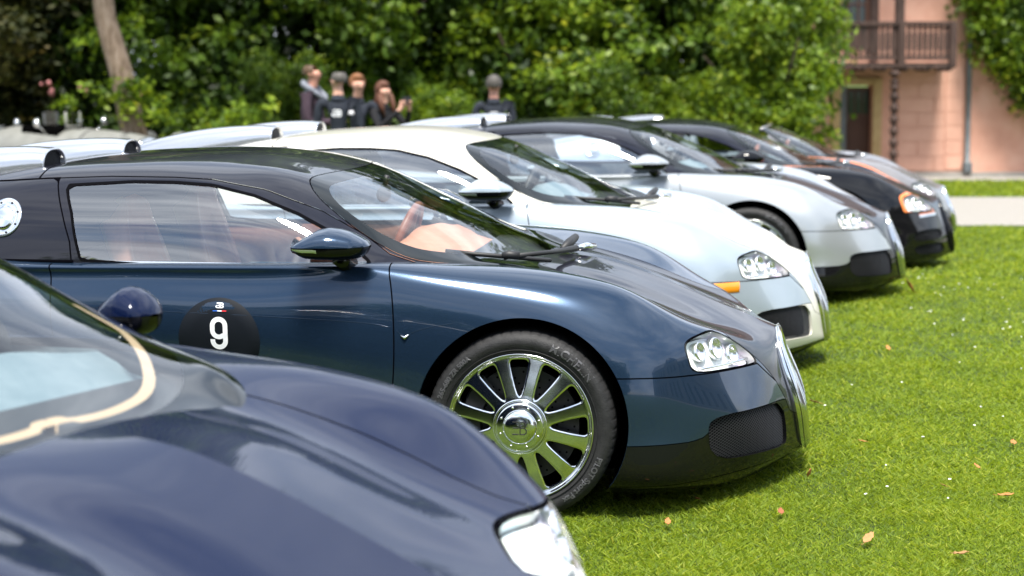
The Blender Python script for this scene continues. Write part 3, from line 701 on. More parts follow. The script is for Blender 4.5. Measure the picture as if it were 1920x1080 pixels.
    # door mirrors
    for s in (1, -1):
        up = MB(); lo = MB(); ru = []; rl = []; X = np.linspace(-.793, -.535, 26); zb = .972
        for x in X:
            t = (x + .793) / .258
            zt = float(np.interp(t, [0, .06, .15, .3, .45, .6, .75, .88, .96, 1], [.975, .992, 1.008, 1.030, 1.037, 1.032, 1.020, 1.002, .988, .974])) + .0
            zl = float(np.interp(t, [0, .05, .15, .35, .6, .85, .95, 1], [.962, .940, .927, .923, .922, .928, .942, .968]))
            hw = .105 * float(np.interp(t, [0, .05, .15, .5, .8, .95, 1], [.80, .88, .95, 1, .86, .55, .18])); yc = .985 + .035 * (1 - t)
            ru.append([(x, (yc + hw * math.cos(a)) * s, zb + (zt - zb) * math.sin(a) ** .85) for a in np.linspace(0, math.pi, 15)])
            rl.append([(x, (yc + hw * .985 * math.cos(a)) * s, zb - .001 + (zb - zl) * -abs(math.sin(a)) ** .7) for a in np.linspace(0, math.pi, 15)])
        up.grid(ru); up.add([Vector(p) for p in ru[0]], [tuple(range(15))]); lo.grid(rl)
        mm('door_mirror', up, 'mirror'); mm('mirror_base', lo, 'gblack', 'door_mirror')
        q = MB(); rw = []
        for x in np.linspace(-.789, -.70, 8):
            t = (x + .793) / .258; hw = .107 * float(np.interp(t, [0, .05, .15, .5], [.80, .88, .95, 1])); yc = .985 + .035 * (1 - t); zz = float(np.interp(t, [0, .05, .15, .35], [.958, .944, .932, .930]))
            top = .968 if x < -.71 else .966
            rw.append([(x, (yc + hw * 1.005 * math.cos(a)) * s, top - (top - zz) * math.sin(a)) for a in np.linspace(.02, 1.3, 9)])
        q.grid(rw); mm('turn_signal', q, 'signal', 'door_mirror')
        q = MB(); q.tube([(-.64, .90 * s, .885), (-.645, .93 * s, .905), (-.65, .96 * s, .925)], [.045, .028, .035], 8); mm('mirror_foot', q, 'gblack', 'door_mirror')
        q = MB(); q.grid([[(-.794, (1.02 + .082 * math.cos(a)) * s, .972 + .0 + (.03 if math.sin(a) > 0 else .028) * math.sin(a)) for a in np.linspace(0, 2 * math.pi, 24)], [(-.795, 1.02 * s, .972)] * 24]); mm('mirror_glass', q, 'chrome', 'door_mirror')
    # wipers
    q = MB()
    for pts, rr_ in (([(-.335, -.60, .915), (-.22, -.60, .905), (-.10, -.56, .893), (0.0, -.47, .874), (.04, -.42, .866)], .0085), ([(-.12, -.57, .895), (-.10, -.57, .902), (-.06, -.56, .898)], .016), ([(-.07, -.57, .897), (.03, -.30, .885), (.10, -.05, .875)], [.010, .009, .014])):
        q.tube(pts, rr_, 8)
    q.tube([(.04, -.02, .868), (.06, .06, .885), (.07, .20, .895), (.06, .30, .885)], [.012, .02, .016, .008], 8)
    mm('wiper', q, 'dark')
    q = MB(); q.tube([(.10, .02, .868), (.13, .05, .872), (.16, .10, .868)], [.012, .018, .012], 10); mm('wiper_hub', q, 'chrome', 'wiper')
    for s in (1, -1):
        for nm, pts in (('door_crease', [(-1.70, .735), (-1.36, .722), (-.8, .708), (-.524, .695), (-.465, .682)]), ('fender_crease', [(-.440, .672), (-.425, .655), (-.408, .648), (-.392, .660), (-.36, .675), (-.30, .690), (-.236, .700)])):
            q = MB(); P_ = chaikin(pts, 2, False); q.tube([(x, (side_y(x, z)[0] + .0002) * s, z) for x, z in P_], [.0009] * len(P_), 6); mm(nm, q, 'side')
        q = MB(); q.tube([(-.423, (side_y(-.423, .655)[0] + .002) * s, .655), (-.410, (side_y(-.41, .645)[0] + .003) * s, .645), (-.395, (side_y(-.395, .657)[0] + .002) * s, .657)], [.0035, .006, .002], 8); mm('fender_badge', q, 'chrome')
    return out

# ------------------------------------------------------------------ wheels
def smin(a, b, k): h = np.clip(.5 + .5 * (b - a) / k, 0, 1); return b * (1 - h) + a * h - k * h * (1 - h)
def wheel_geo(Rt, W, Rr, nsp=12, ph=16.5):
    """built facing -y with its outer face at y=0; list of (part, parent, mesh, role)"""
    out = []
    def mm(nm, b, role, par='wheel', smooth=True, auto=None):
        me = mesh_np(nm, b.V, b.F, [MT['dark']], None, smooth, None, None, False)
        if auto:
            bm = bmesh.new(); bm.from_mesh(me)
            for e in bm.edges:
                if len(e.link_faces) == 2 and e.calc_face_angle(0) > R(auto): e.smooth = False
            bm.to_mesh(me); bm.free()
        out.append((nm, par, me, role))
    # tyre
    q = MB(); n = 360; prof = [(Rr - .004, .012), (Rr + .002, .006), (Rr + .010, .002), (Rr + .022, -.001), (Rr + (Rt - Rr) * .45, -.006), (Rr + (Rt - Rr) * .7, -.003), (Rt - .014, .006), (Rt - .008, .011), (Rt - .0035, .020), (Rt - .001, .034), (Rt, .060), (Rt, .075), (Rt, .105), (Rt, W / 2)]
    full = prof + [(r, W - y) for r, y in prof[::-1][1:]]
    V = []; F = []; k = len(full)
    for j in range(n):
        t = 2 * math.pi * j / n; blk = (j % 6) < 1
        for i, (r, y) in enumerate(full):
            rr = r
            if blk and (7 <= i <= 11): rr = r - .0028
            if i in (12, k - 13) : rr = r - .006 if i == 12 else r
            V.append((rr * math.cos(t + .03 * y), y, rr * math.sin(t + .03 * y)))
    for j in range(n):
        j2 = (j + 1) % n
        for i in range(k - 1): F.append((j * k + i, j * k + i + 1, j2 * k + i + 1, j2 * k + i))
    q.V = V; q.F = F; q.M = [0] * len(F); mm('tyre', q, 'rubber', auto=50)
    # rings on the sidewall
    q = MB()
    for r0 in (Rr + .0115,): q.lathe([(r0, -.0005), (r0 + .001, -.0045), (r0 + .002, -.0005)], 120)
    mm('tyre_rings', q, 'rubber')
    # rim face: polar sheet with rounded windows
    nr, nth = 40, 384; rs = np.linspace(.078, Rr * .955, nr); Rs, T = np.meshgrid(rs, np.arange(nth) * 2 * math.pi / nth, indexing='ij')
    A = np.zeros((nr, nth, 8)); depth = np.interp(rs, np.array([.078, .09, .11, .16, .20, .235, .252]) * Rr / .264, [.006, .008, .0105, .014, .017, .020, .021])
    sp = 2 * math.pi / nsp
    def gw(r, t):
        ph_ = np.abs(((t - R(ph) + sp / 2) % sp) - sp / 2); dist = r * np.sin(ph_)
        hw = np.interp(r, np.array([.09, .11, .14, .18, .22, .245]) * Rr / .264, [.0255, .0225, .0212, .0222, .0250, .0285])
        g = smin(dist - hw, smin(r - .105 * Rr / .264, .240 * Rr / .264 - r, .012), .016); return g
    g = gw(Rs, T); drop = np.where(g < 0, np.clip(1 + g / .0045, 0, 1) ** 2 * .003, .003)
    A[..., 0] = Rs * np.cos(T); A[..., 2] = Rs * np.sin(T); A[..., 1] = depth[:, None] + drop; A[..., 6] = Rs; A[..., 7] = T
    # normals by finite difference
    dr = np.gradient(A[..., :3], axis=0); dt = (np.roll(A[..., :3], -1, 1) - np.roll(A[..., :3], 1, 1)); nn = np.cross(dr, dt); nn /= np.linalg.norm(nn, axis=2, keepdims=True); nn *= np.where(nn[..., 1:2] > 0, -1, 1); A[..., 3:6] = nn
    A[..., 6] = g; A = A.reshape(-1, 8); F = []
    for i in range(nr - 1):
        for j in range(nth): j2 = (j + 1) % nth; F.append((i * nth + j, i * nth + j2, (i + 1) * nth + j2, (i + 1) * nth + j))
    P = Patch(A, F); hole, face = P.split(F, lambda A: A[:, 6])
    AA = P.arr(); used = sorted({i for f in face for i in f}); ix = {u: i for i, u in enumerate(used)}
    V = [tuple(AA[u, :3]) for u in used]; Nn = [tuple(AA[u, 3:6]) for u in used]; FF = [tuple(ix[i] for i in f) for f in face]
    # walls along the cut
    from collections import Counter
    ec = Counter()
    for f in FF:
        for a in range(len(f)): ec[tuple(sorted((f[a], f[(a + 1) % len(f)])))] += 1
    gg = [AA[u, 6] for u in used]; base = len(V); wallidx = {}
    for f in list(FF):
        for a in range(len(f)):
            i, j = f[a], f[(a + 1) % len(f)]
            if ec[tuple(sorted((i, j)))] == 1 and abs(gg[i]) < 1e-4 and abs(gg[j]) < 1e-4:
                for q_ in (i, j):
                    if q_ not in wallidx:
                        v = V[q_]; rad = Vector((v[0], 0, v[2])); wallidx[q_] = (len(V), len(V) + 1)
                        # wall normal points into the window: estimate by gradient of gw
                        r_ = math.hypot(v[0], v[2]); t_ = math.atan2(v[2], v[0]); e = 1e-4
                        gr = (float(gw(np.array(r_ + e), np.array(t_))) - float(gw(np.array(r_ - e), np.array(t_)))) / (2 * e); gt = (float(gw(np.array(r_), np.array(t_ + e))) - float(gw(np.array(r_), np.array(t_ - e)))) / (2 * e * r_)
                        nx = gr * math.cos(t_) - gt * math.sin(t_); nz_ = gr * math.sin(t_) + gt * math.cos(t_); l_ = math.hypot(nx, nz_) or 1
                        V.append(v); Nn.append((nx / l_, -.15, nz_ / l_)); V.append((v[0], v[1] + .030, v[2])); Nn.append((nx / l_, 0, nz_ / l_))
                (i0, i1), (j0, j1) = wallidx[i], wallidx[j]; FF.append((i0, j0, j1, i1))
    out.append(('rim', 'wheel', mesh_np('rim', V, FF, [MT['dark']], None, True, Nn, None, False), 'rimc'))
    # outer lip ring and barrel
    q = MB(); k_ = Rr
    q.lathe([(k_ - .000, .010), (k_ - .001, .002), (k_ - .003, .0), (k_ - .006, .0005), (k_ - .008, .004), (k_ - .0095, .012), (k_ - .013, .0165), (k_ - .0185, .0175), (k_ * .945, .0215), (k_ * .93, .03)], 192)
    q.lathe([(k_ - .012, .03), (k_ - .02, .06), (k_ - .03, .10), (k_ - .03, W - .03), (k_ - .003, W - .01)], 96)
    mm('rim_lip', q, 'chrome')
    # hub
    q = MB(); q.lathe([(.086, .012), (.086, .002), (.0845, -.001), (.080, -.0025), (.064, -.004), (.061, -.0045), (.0600, -.006), (.0565, -.011), (.048, -.0155), (.036, -.019), (.02, -.021), (.001, -.0215)], 72)
    q.lathe([(.100, .014), (.098, .009), (.094, .007), (.090, .0075), (.087, .012)], 72); mm('hubcap', q, 'chrome')
    q = MB()
    for k2 in range(8):
        t = 2 * math.pi * k2 / 8 + .35; q.lathe([(.0045, -.001), (.0045, -.006), (.003, -.0075), (.0005, -.0075)], 10, 'y', (.073 * math.cos(t), 0, .073 * math.sin(t)))
    mm('hub_bolts', q, 'chrome')
    # emblem on the cap: mirrored E and B strokes
    q = MB()
    def stroke(pts, wd=.0032):
        for (x0, z0), (x1, z1) in zip(pts, pts[1:]):
            d = Vector((x1 - x0, 0, z1 - z0)); L_ = d.length; c = Vector(((x0 + x1) / 2, 0, (z0 + z1) / 2)); rr = math.hypot(c.x, c.z)
            y = float(np.interp(rr, [0, .02, .036, .048], [-.0225, -.022, -.0200, -.0165])); c.y = y
            q.box(c, (L_ / 2 + wd / 2, .0012, wd / 2), Matrix.Rotation(-math.atan2(d.z, d.x), 3, 'Y'))
    for s_, o_ in ((1, .002), ):
        stroke([(.004, -.022), (.004, .022), (.018, .022), (.024, .016), (.024, .007), (.018, .001), (.004, .001)]); stroke([(.018, .001), (.026, -.006), (.026, -.016), (.019, -.022), (.004, -.022)])
        stroke([(-.003, .022), (-.022, .022)]); stroke([(-.003, .001), (-.020, .001)]); stroke([(-.003, -.022), (-.022, -.022)])
    mm('wheel_emblem', q, 'emblem', smooth=False)
    # brake
    q = MB(); q.lathe([(.10, .062), (.205, .062), (.205, .09), (.10, .09)], 96, close=True); mm('brake_disc', q, 'disc', auto=40)
    q = MB()
    for ring_ in range(4):
        for k2 in range(24):
            t = 2 * math.pi * (k2 + ring_ * .3) / 24; r_ = .125 + ring_ * .021; q.lathe([(.004, .0612), (.0001, .0612)], 8, 'y', (r_ * math.cos(t), 0, r_ * math.sin(t)))
    mm('disc_holes', q, 'void')
    q = MB(); P0 = []
    for t in np.linspace(R(128), R(200), 14): P0.append([(r_ * math.cos(t), y, r_ * math.sin(t)) for r_, y in ((.145, .055), (.15, .045), (.215, .045), (.222, .055), (.222, .11), (.145, .11), (.145, .055))])
    q.grid(P0); mm('brake_caliper', q, 'caliper', auto=40)
    q = MB(); q.lathe([(.0, .1), (.12, .1), (.2, .12), (Rr - .03, .13)], 40); mm('wheel_back', q, 'gap')
    # raised sidewall lettering
    def text_arc(s_, rad, a0, size, inward=False, extr=.0012, flip=False):
        cu = bpy.data.curves.new('t', 'FONT'); cu.body = s_; cu.size = size; cu.extrude = extr; cu.align_x = 'CENTER'; cu.align_y = 'CENTER'; cu.resolution_u = 3; cu.offset = .0009
        o = bpy.data.objects.new('t', cu); col.objects.link(o); dg = bpy.context.evaluated_depsgraph_get(); me = bpy.data.meshes.new_from_object(o.evaluated_get(dg))
        V = []
        for v in me.vertices:
            x, y, z = v.co
            if flip: th = a0 + x / rad; r_ = rad - y
            else: th = a0 - x / rad; r_ = rad + y
            yy = float(np.interp(r_, [Rr + .01, Rr + (Rt - Rr) * .45, Rr + (Rt - Rr) * .7, Rt - .014], [.002, -.006, -.003, .006]))
            V.append((r_ * math.cos(th), yy - .0006 - z, r_ * math.sin(th)))
        F = [tuple(p.vertices) for p in me.polygons]; bpy.data.objects.remove(o); bpy.data.meshes.remove(me); return V, F
    q = MB(); rad = (Rr + Rt) / 2 + .0
    q.add(*text_arc('MICHELIN', rad + .004, R(52), .042)); q.add(*text_arc('265-680 ZR 500A', rad + .001, R(144), .0255)); q.add(*text_arc('PILOT Sport Pax', rad, R(-39), .030, flip=False))
    mm('tyre_lettering', q, 'letter', smooth=False)
    q = MB(); q.tube([(-.155 * .96, .018, -.155), (-.155 * .96, .005, -.155)], .004, 6); mm('valve', q, 'dark')
    return out
# ------------------------------------------------------------------ car assembly
GEO['coupe'] = body_geo('coupe'); GEO['open'] = body_geo('open'); GEO['targa'] = body_geo('targa'); GEO['near'] = body_geo('near')
WG_F = wheel_geo(.34, .265, .264); WG_R = wheel_geo(.355, .34, .272)
ROLE0 = dict(lens='lens', pearl='pearl', chrome='chrome', mesh='mesh', void='void', gap='gap', wsglass='wsglass', winglass='winglass', frit='frit', seal='seal', dark='dark', scoop='scoop', gblack='gblack', rubber='rubber', disc='disc', caliper='caliper', letter='letter', rimc='chrome', emblem='dark', grill='brushed', brushed='brushed', signal='signal', trim='tan', trimd='tand', mirror=None, side=None, top=None, low=None, lip=None, quarter=None, accent=None, grille_ring='chrome', grille_edge='chrome')
def inst(items, root, roles, names=None):
    last = {}
    for nm, par, me, role in items:
        o = bpy.data.objects.new(nm, me); col.objects.link(o)
        o.parent = last.get(par, root) if par else root
        if par is None: last[nm] = o
        elif par not in last: last.setdefault(par, root)
        sl = o.material_slots[0]; sl.link = 'OBJECT'; sl.material = MT[roles[role]]
        if nm in ('intake_mesh', 'grille_mesh', 'scoop_mesh', 'disc_holes', 'cap_bolts', 'hub_bolts', 'tyre_lettering', 'wheel_emblem', 'tyre_rings'): o['kind'] = 'stuff'
    return last
def make_car(variant, x, y, a, z, pitch, label, skip=(), **roles):
    rl = dict(ROLE0); rl.update(roles); rl.setdefault('mirror', rl['side'])
    for k, d in (('mirror', 'side'), ('low', 'top'), ('lip', 'low'), ('quarter', 'top'), ('accent', 'side')):
        if rl.get(k) is None: rl[k] = rl[d]
    root = empty('sports_car', (x, y, z)); root.rotation_euler = (0, -R(pitch), -R(a))
    tag(root, label, 'car', 'low sports cars parked side by side on the grass')
    inst([g for g in GEO[variant] if g[0] not in skip and (g[1] not in skip)], root, rl)
    for cx, WG, rz, yo, rr in ((0, WG_F, 0, .972, .34), (-2.71, WG_R, 0, .985, .355)):
        for s in (-1, 1):
            wm = [g for g in WG if g[0] == 'wheel_back'][0][2]
            wo = bpy.data.objects.new('wheel', wm); col.objects.link(wo); wo.parent = root; wo.location = (cx, yo * s, rr - .008)
            wo.material_slots[0].link = 'OBJECT'; wo.material_slots[0].material = MT['gap']
            if s > 0: wo.rotation_euler = (0, 0, math.pi)
            its = [(n_, None, m_, r_) for n_, p_, m_, r_ in WG if n_ != 'wheel_back']
            inst(its, wo, rl)
    return root
# height of the lawn: level under the near cars, then falling gently away from the camera
def ground_z(y): return float(np.interp(y, [-60, 12.4, 14.8, 17.3, 37.5, 60, 400], [0, 0, -.09, -.15, -.76, -.95, -1.0]))

def surf_decal(q, polys, off):
    """flat polygons in (x, z) wrapped onto the right-hand door surface"""
    for P in polys: q.add([(x, -(side_y(x, z)[0] + off), z) for x, z in P], [tuple(range(len(P)))])
def stroke_polys(pts, w, closed=False):
    """thick polyline as quads in the plane"""
    out = []; n = len(pts)
    def nrm(i):
        a = pts[(i - 1) % n] if (closed or i > 0) else pts[i]; b = pts[(i + 1) % n] if (closed or i < n - 1) else pts[i]
        dx, dz = b[0] - a[0], b[1] - a[1]; l = math.hypot(dx, dz) or 1; return -dz / l, dx / l
    for i in range(n if closed else n - 1):
        j = (i + 1) % n; (ax, az), (bx, bz) = nrm(i), nrm(j); p, q = pts[i], pts[j]; h = w / 2
        out.append([(p[0] - ax * h, p[1] - az * h), (q[0] - bx * h, q[1] - bz * h), (q[0] + bx * h, q[1] + bz * h), (p[0] + ax * h, p[1] + az * h)])
    return out
def arc(cx, cz, rx, rz, a0, a1, n=14): return [(cx + rx * math.cos(R(a0 + (a1 - a0) * i / n)), cz + rz * math.sin(R(a0 + (a1 - a0) * i / n))) for i in range(n + 1)]
def eb_strokes(cx, cz, h, w):
    """back to back letters E and B"""
    t = h * .2; o = []
    o += stroke_polys([(cx + w * .06, cz - h / 2 + t / 2), (cx + w * .06, cz + h / 2 - t / 2)], t)
    o += stroke_polys([(cx + w * .0, cz + h / 2 - t / 2)] + arc(cx + w * .30, cz + h * .22, w * .14, h * .5 - t / 2 - h * .22, 90, -90) + [(cx, cz)], t); o += stroke_polys([(cx, cz)] + arc(cx + w * .32, cz - h * .22, w * .14, h * .5 - t / 2 - h * .22, 90, -90) + [(cx, cz - h / 2 + t / 2)], t)
    o += stroke_polys([(cx, cz + h / 2 - t / 2), (cx - w * .42, cz + h / 2 - t / 2)], t); o += stroke_polys([(cx, cz - h / 2 + t / 2)] + arc(cx - w * .32, cz - h * .22, w * .16, h * .5 - t / 2 - h * .22, 270, 90), t); o += stroke_polys([(cx, cz), (cx - w * .25, cz)], t)
    return o
CARS = {}
CARS[2] = make_car('coupe', .168, 6.928, 8.3, 0, 0, 'dark blue and black two-tone sports car with a round number 9 door sticker', side='blue', top='black', low='gblack', lip='gblack')
CARS[3] = make_car('coupe', .718, 9.431, 10.1, .02, .6, 'ice blue and cream sports car with an orange side marker under its headlight', side='ice', top='cream', low='cream', lip='gblack', trim='greyint', trimd='dark', skip=('fuel_cap',))
CARS[4] = make_car('coupe', 1.804, 12.37, 12, -.006, .8, 'silver sports car with black roof and bonnet, right behind the ice blue car', side='silver', top='black', low='gblack', mirror='silver', trim='greyint', trimd='dark')
CARS[5] = make_car('targa', 2.78, 14.8, 10, -.09, .9, 'black roadster with orange trim round its headlight and along its fender', side='gblack', top='black', low='gblack', mirror='gblack', trim='greyint', quarter='brushed', accent='orange', grille_ring='gblack', grille_edge='orange')
CARS[6] = make_car('open', 3.45, 17.3, 11, -.15, .9, 'grey open roadster farthest away at the end of the row', side='grey', top='grey', low='gblack', mirror='grey', trim='greyint')
CARS[1] = make_car('near', -.78, 3.18, 23.7, .06, 1.5, 'navy blue sports car nearest the camera, cut off by the lower left corner', side='navy', top='navy', low='navy', mirror='navy', trim='greyint', trimd='dark', skip=('wiper',))
CARS[1].rotation_euler[0] = R(-1.5)
for o in CARS[1].children:
    if o.name.split('.')[0] == 'door_mirror' and o.data.vertices[0].co.y > 0:
        o.scale = (.60, .80, 1.08); o.location = (-.70 * .40 + .03, 1.0 * .20, .965 * -.08 - .022)

# round start number on the door of car 2
dm = MB(); cx, cz, rd = -1.096, .621, .153; rows = []
for r_ in (rd, rd - .0006, rd * .66, rd * .33, .0005): rows.append([(cx + r_ * math.cos(t), -(side_y(cx + r_ * math.cos(t), cz + r_ * math.sin(t))[0] + (.0002 if r_ == rd else .0012)), cz + r_ * math.sin(t)) for t in np.linspace(0, 2 * math.pi, 73)])
dm.grid(rows); disc_ = dm.obj('number_disc', MT['decal'], CARS[2]); disc_['label'] = 'round matt black door sticker with a white number 9'
q = MB(); nx_, nz_ = -1.0955, .646; rr_ = .0238
loop = arc(nx_, nz_ + .0275, rr_, rr_, 0, 180, 16) + arc(nx_, nz_ + .010, rr_, rr_ * .98, 180, 290, 12) + [(nx_ + rr_ * .75, nz_ - .0068), (nx_ + rr_, nz_ - .001)]
surf_decal(q, stroke_polys(loop, .0175, True), .0022)
surf_decal(q, stroke_polys([(nx_ + rr_, nz_ + .0275), (nx_ + rr_, nz_ - .026)] + arc(nx_, nz_ - .0275, rr_, rr_, 0, -180, 16) + [(nx_ - rr_, nz_ - .0225)], .0175), .0022); q.obj('number_nine', MT['white'], disc_)
q = MB(); surf_decal(q, eb_strokes(-1.0925, .747, .0195, .028), .0022); q.obj('badge_letters', MT['white'], disc_)
for k, (nm, m_) in enumerate((('flag_bar', 'pblue'), ('flag_bar', 'white'), ('flag_bar', 'red'))):
    q = MB(); x0 = -1.0925 - .0255 + .017 * k; surf_decal(q, [[(x0, .7255), (x0 + .017, .7255), (x0 + .017, .7290), (x0, .7290)]], .0022); q.obj(nm, MT[m_], disc_)
for nm, m_, P in (('round_badge', 'pblue', arc(-1.099, .563, .0085, .0085, 20, 250) ), ('round_badge', 'red', arc(-1.089, .557, .0075, .0075, -140, 60)), ('round_badge', 'white', [(-1.101, .5545), (-1.095, .555), (-1.088, .5655), (-1.094, .565)])):
    q = MB(); surf_decal(q, [P], .0022 if m_ != 'white' else .0026); q.obj(nm, MT[m_], disc_)
# amber side markers on car 3
for s in (1, -1):
    q = MB(); rows = []
    for x in np.linspace(.415, .585, 12): rows.append([(x + dx, (side_y(x + dx, z)[0] + o_) * s, z) for z, o_, dx in ((.507, .0005, 0), (.505, .004, 0), (.48, .004, .002), (.457, .004, .0), (.455, .0005, 0))])
    q.grid(rows); q.obj('side_marker', MT['amber'], CARS[3])
# beige trim round the dashboard edge of car 1
q = MB(); rows = []
P_ = [p for p in chaikin([(-.60, .712), (-.47, .715), (-.40, .66), (-.26, .54), (-.13, .38), (-.085, .2), (-.08, .06), (-.095, .05), (-.095, 0)], 2, False)]
full = [(x, y) for x, y in P_] + [(x, -y) for x, y in P_[::-1][1:]]
for i, (x, y) in enumerate(full):
    c = Vector((-.45, 0)); d = (Vector((x, y)) - c).normalized(); z0 = top_z(x, abs(y), BV_G)
    rows.append([(x - d.x * k, y - d.y * k, top_z(x - d.x * k, abs(y - d.y * k), BV_G) - .012 - k * .15) for k in (.0, .010, .02, .028)])
q.grid(rows); q.obj('screen_trim', MT['beige'], CARS[1])
# ------------------------------------------------------------------ ground
def sheet(name, xs, ys, dz, m, zf=None):
    V = [(x, y, (zf or ground_z)(y) + dz) for x in xs for y in ys]; k = len(ys)
    F = [(i * k + j, (i + 1) * k + j, (i + 1) * k + j + 1, i * k + j + 1) for i in range(len(xs) - 1) for j in range(k - 1)]
    o = mesh_np(name, V, F, [m], None, True); return tag(o, kind='structure')
YK = [-200, -90, -60, -30, -9, 0, 5, 10, 12.4, 13.6, 14.8, 16, 17.3, 19.6, 22, 25, 27.2, 30, 34, 37.5, 45, 60, 110, 250, 400]
m_soil = noise_mat('lawn_soil_and_moss', [(.02, .032, .006), (.05, .08, .008), (.09, .14, .012)], 9, 1.0, 9, bump=.8, bscale=70, pos=[.30, .5, .72])
m_grav = noise_mat('pale_gravel', [(.20, .185, .165), (.28, .26, .235), (.36, .335, .30)], 60, .95, 8, bump=.5, bscale=300)
XK = [-300, -60, -20, 0, 1.2, 3, 6, 12, 24, 60, 300]
sheet('lawn', XK, YK, 0, m_soil)
def band(name, y0, y1, dz, m, x0=-60, x1=60):
    ys = sorted({y0, y1} | {y for y in YK if y0 < y < y1}); return sheet(name, [x0, -20, 0, 6, 12, 24, x1], ys, dz, m)
band('gravel_path', 19.7, 27.0, .006, m_grav)
band('gravel_border', 34.2, 37.6, .006, m_grav)
sheet('gravel_forecourt', [20, 30, 60, 90], [-60, -30, -9, 0, 10, 14], .006, noise_mat('dark_gravel', [(.12, .11, .10), (.20, .185, .165)], 60, .95))
# ------------------------------------------------------------------ grass blades
def grass_field(name, regions, matl, seed):
    rng = np.random.default_rng(seed); VV = []; AT = []
    for (x0, x1, y0, y1, n, h, wd, lean) in regions:
        x = rng.uniform(x0, x1, n); y = rng.uniform(y0, y1, n)
        # clumping
        cl = np.sin(x * 5.3 + 2 * np.sin(y * 3.1)) * np.sin(y * 4.7 + 1.5 * np.sin(x * 2.9)) * .5 + .5
        keep = rng.uniform(0, 1, n) < .45 + .55 * cl; x = x[keep]; y = y[keep]; cl = cl[keep]; m = len(x)
        z = np.interp(y, [12.4, 14.8, 17.3, 37.5], [0, -.09, -.15, -.76])
        hh = h * rng.uniform(.45, 1.25, m) * (.7 + .5 * cl); ww = wd * rng.uniform(.6, 1.5, m); a = rng.uniform(0, 2 * np.pi, m); b = rng.uniform(0, 2 * np.pi, m); ln = lean * hh * rng.uniform(.3, 1.8, m)
        dx, dy = np.cos(a) * ww, np.sin(a) * ww; lx, ly = np.cos(b) * ln, np.sin(b) * ln
        P = np.zeros((m, 4, 3)); P[:, 0] = np.c_[x - dx, y - dy, z]; P[:, 1] = np.c_[x + dx, y + dy, z]
        P[:, 2] = np.c_[x + lx * .9 + dx * .75, y + ly * .9 + dy * .75, z + hh * .75]; P[:, 3] = np.c_[x + lx * 1.4 - dx * .35, y + ly * 1.4 - dy * .35, z + hh]
        VV.append(P.reshape(-1, 3)); AT.append(np.clip(rng.normal(.5, .2, m) + .15 * (cl - .5), 0, 1))
    V = np.concatenate(VV); A = np.concatenate(AT); return quads_np(name, V, len(A), matl, attr=A)
def leafy(name, cols, rough=.55, trans=.45, hue=0, spec=.4):
    m = bpy.data.materials.new(name); m.use_nodes = True; n = m.node_tree.nodes; l = m.node_tree.links; b = n['Principled BSDF']; b.inputs['Roughness'].default_value = rough; b.inputs['Specular IOR Level'].default_value = spec
    at = n.new('ShaderNodeAttribute'); at.attribute_name = 'vary'; r = n.new('ShaderNodeValToRGB'); e = r.color_ramp.elements
    e[0].position = 0; e[0].color = (*cols[0], 1); e[1].position = 1; e[1].color = (*cols[-1], 1)
    for i, c in enumerate(cols[1:-1]): q = e.new((i + 1) / (len(cols) - 1)); q.color = (*c, 1)
    l.new(at.outputs['Fac'], r.inputs[0]); l.new(r.outputs[0], b.inputs['Base Color'])
    tl = n.new('ShaderNodeBsdfTranslucent'); hs = n.new('ShaderNodeHueSaturation'); hs.inputs['Value'].default_value = 1.5; hs.inputs['Hue'].default_value = .485; l.new(r.outputs[0], hs.inputs['Color']); l.new(hs.outputs[0], tl.inputs['Color'])
    mx = n.new('ShaderNodeMixShader'); mx.inputs[0].default_value = trans; l.new(b.outputs[0], mx.inputs[1]); l.new(tl.outputs[0], mx.inputs[2]); l.new(mx.outputs[0], n['Material Output'].inputs[0])
    return m
m_blade = leafy('grass_blades', [(.05, .085, .004), (.12, .19, .008), (.22, .30, .014), (.38, .41, .05)], .6, .5)
g = grass_field('grass', [(.1, 2.6, 4.9, 6.6, 100000, .019, .0017, .9), (.1, 2.6, 4.9, 6.6, 34000, .012, .0042, 1.3), (.6, 3.6, 6.6, 9.2, 90000, .021, .0024, .9), (.6, 3.6, 6.6, 9.2, 24000, .014, .006, 1.3), (1.0, 5.0, 9.2, 13.0, 64000, .024, .0038, .9), (2.0, 7.5, 13.0, 19.6, 42000, .032, .008, .8), (6, 13, 27.1, 34.1, 14000, .05, .016, .8), (-3.2, .8, 3.0, 6.2, 9000, .03, .003, .8)], m_blade, 3)
tag(g, 'short bright green lawn grass under and in front of the cars', 'grass', kind='stuff')
rng = np.random.default_rng(5)
fl = MB()
for i in range(150):
    if i < 110: x, y = rng.uniform(2.6, 4.6), rng.uniform(8.2, 13.5)
    else: x, y = rng.uniform(1.2, 3.6), rng.uniform(5.6, 9.5)
    r = .0058 * rng.uniform(.7, 1.3); z = ground_z(y) + .022 + rng.uniform(0, .008); k = 7; V = [(x + r * math.cos(2 * math.pi * j / k), y + r * math.sin(2 * math.pi * j / k), z + rng.uniform(0, .003)) for j in range(k)] + [(x, y, z + .004)]
    fl.add(V, [(j, (j + 1) % k, k) for j in range(k)])
tag(fl.obj('daisies', mat('daisy_white', (.8, .8, .74), .7), smooth=False), 'tiny white daisies scattered through the lawn grass', 'daisies', kind='stuff')
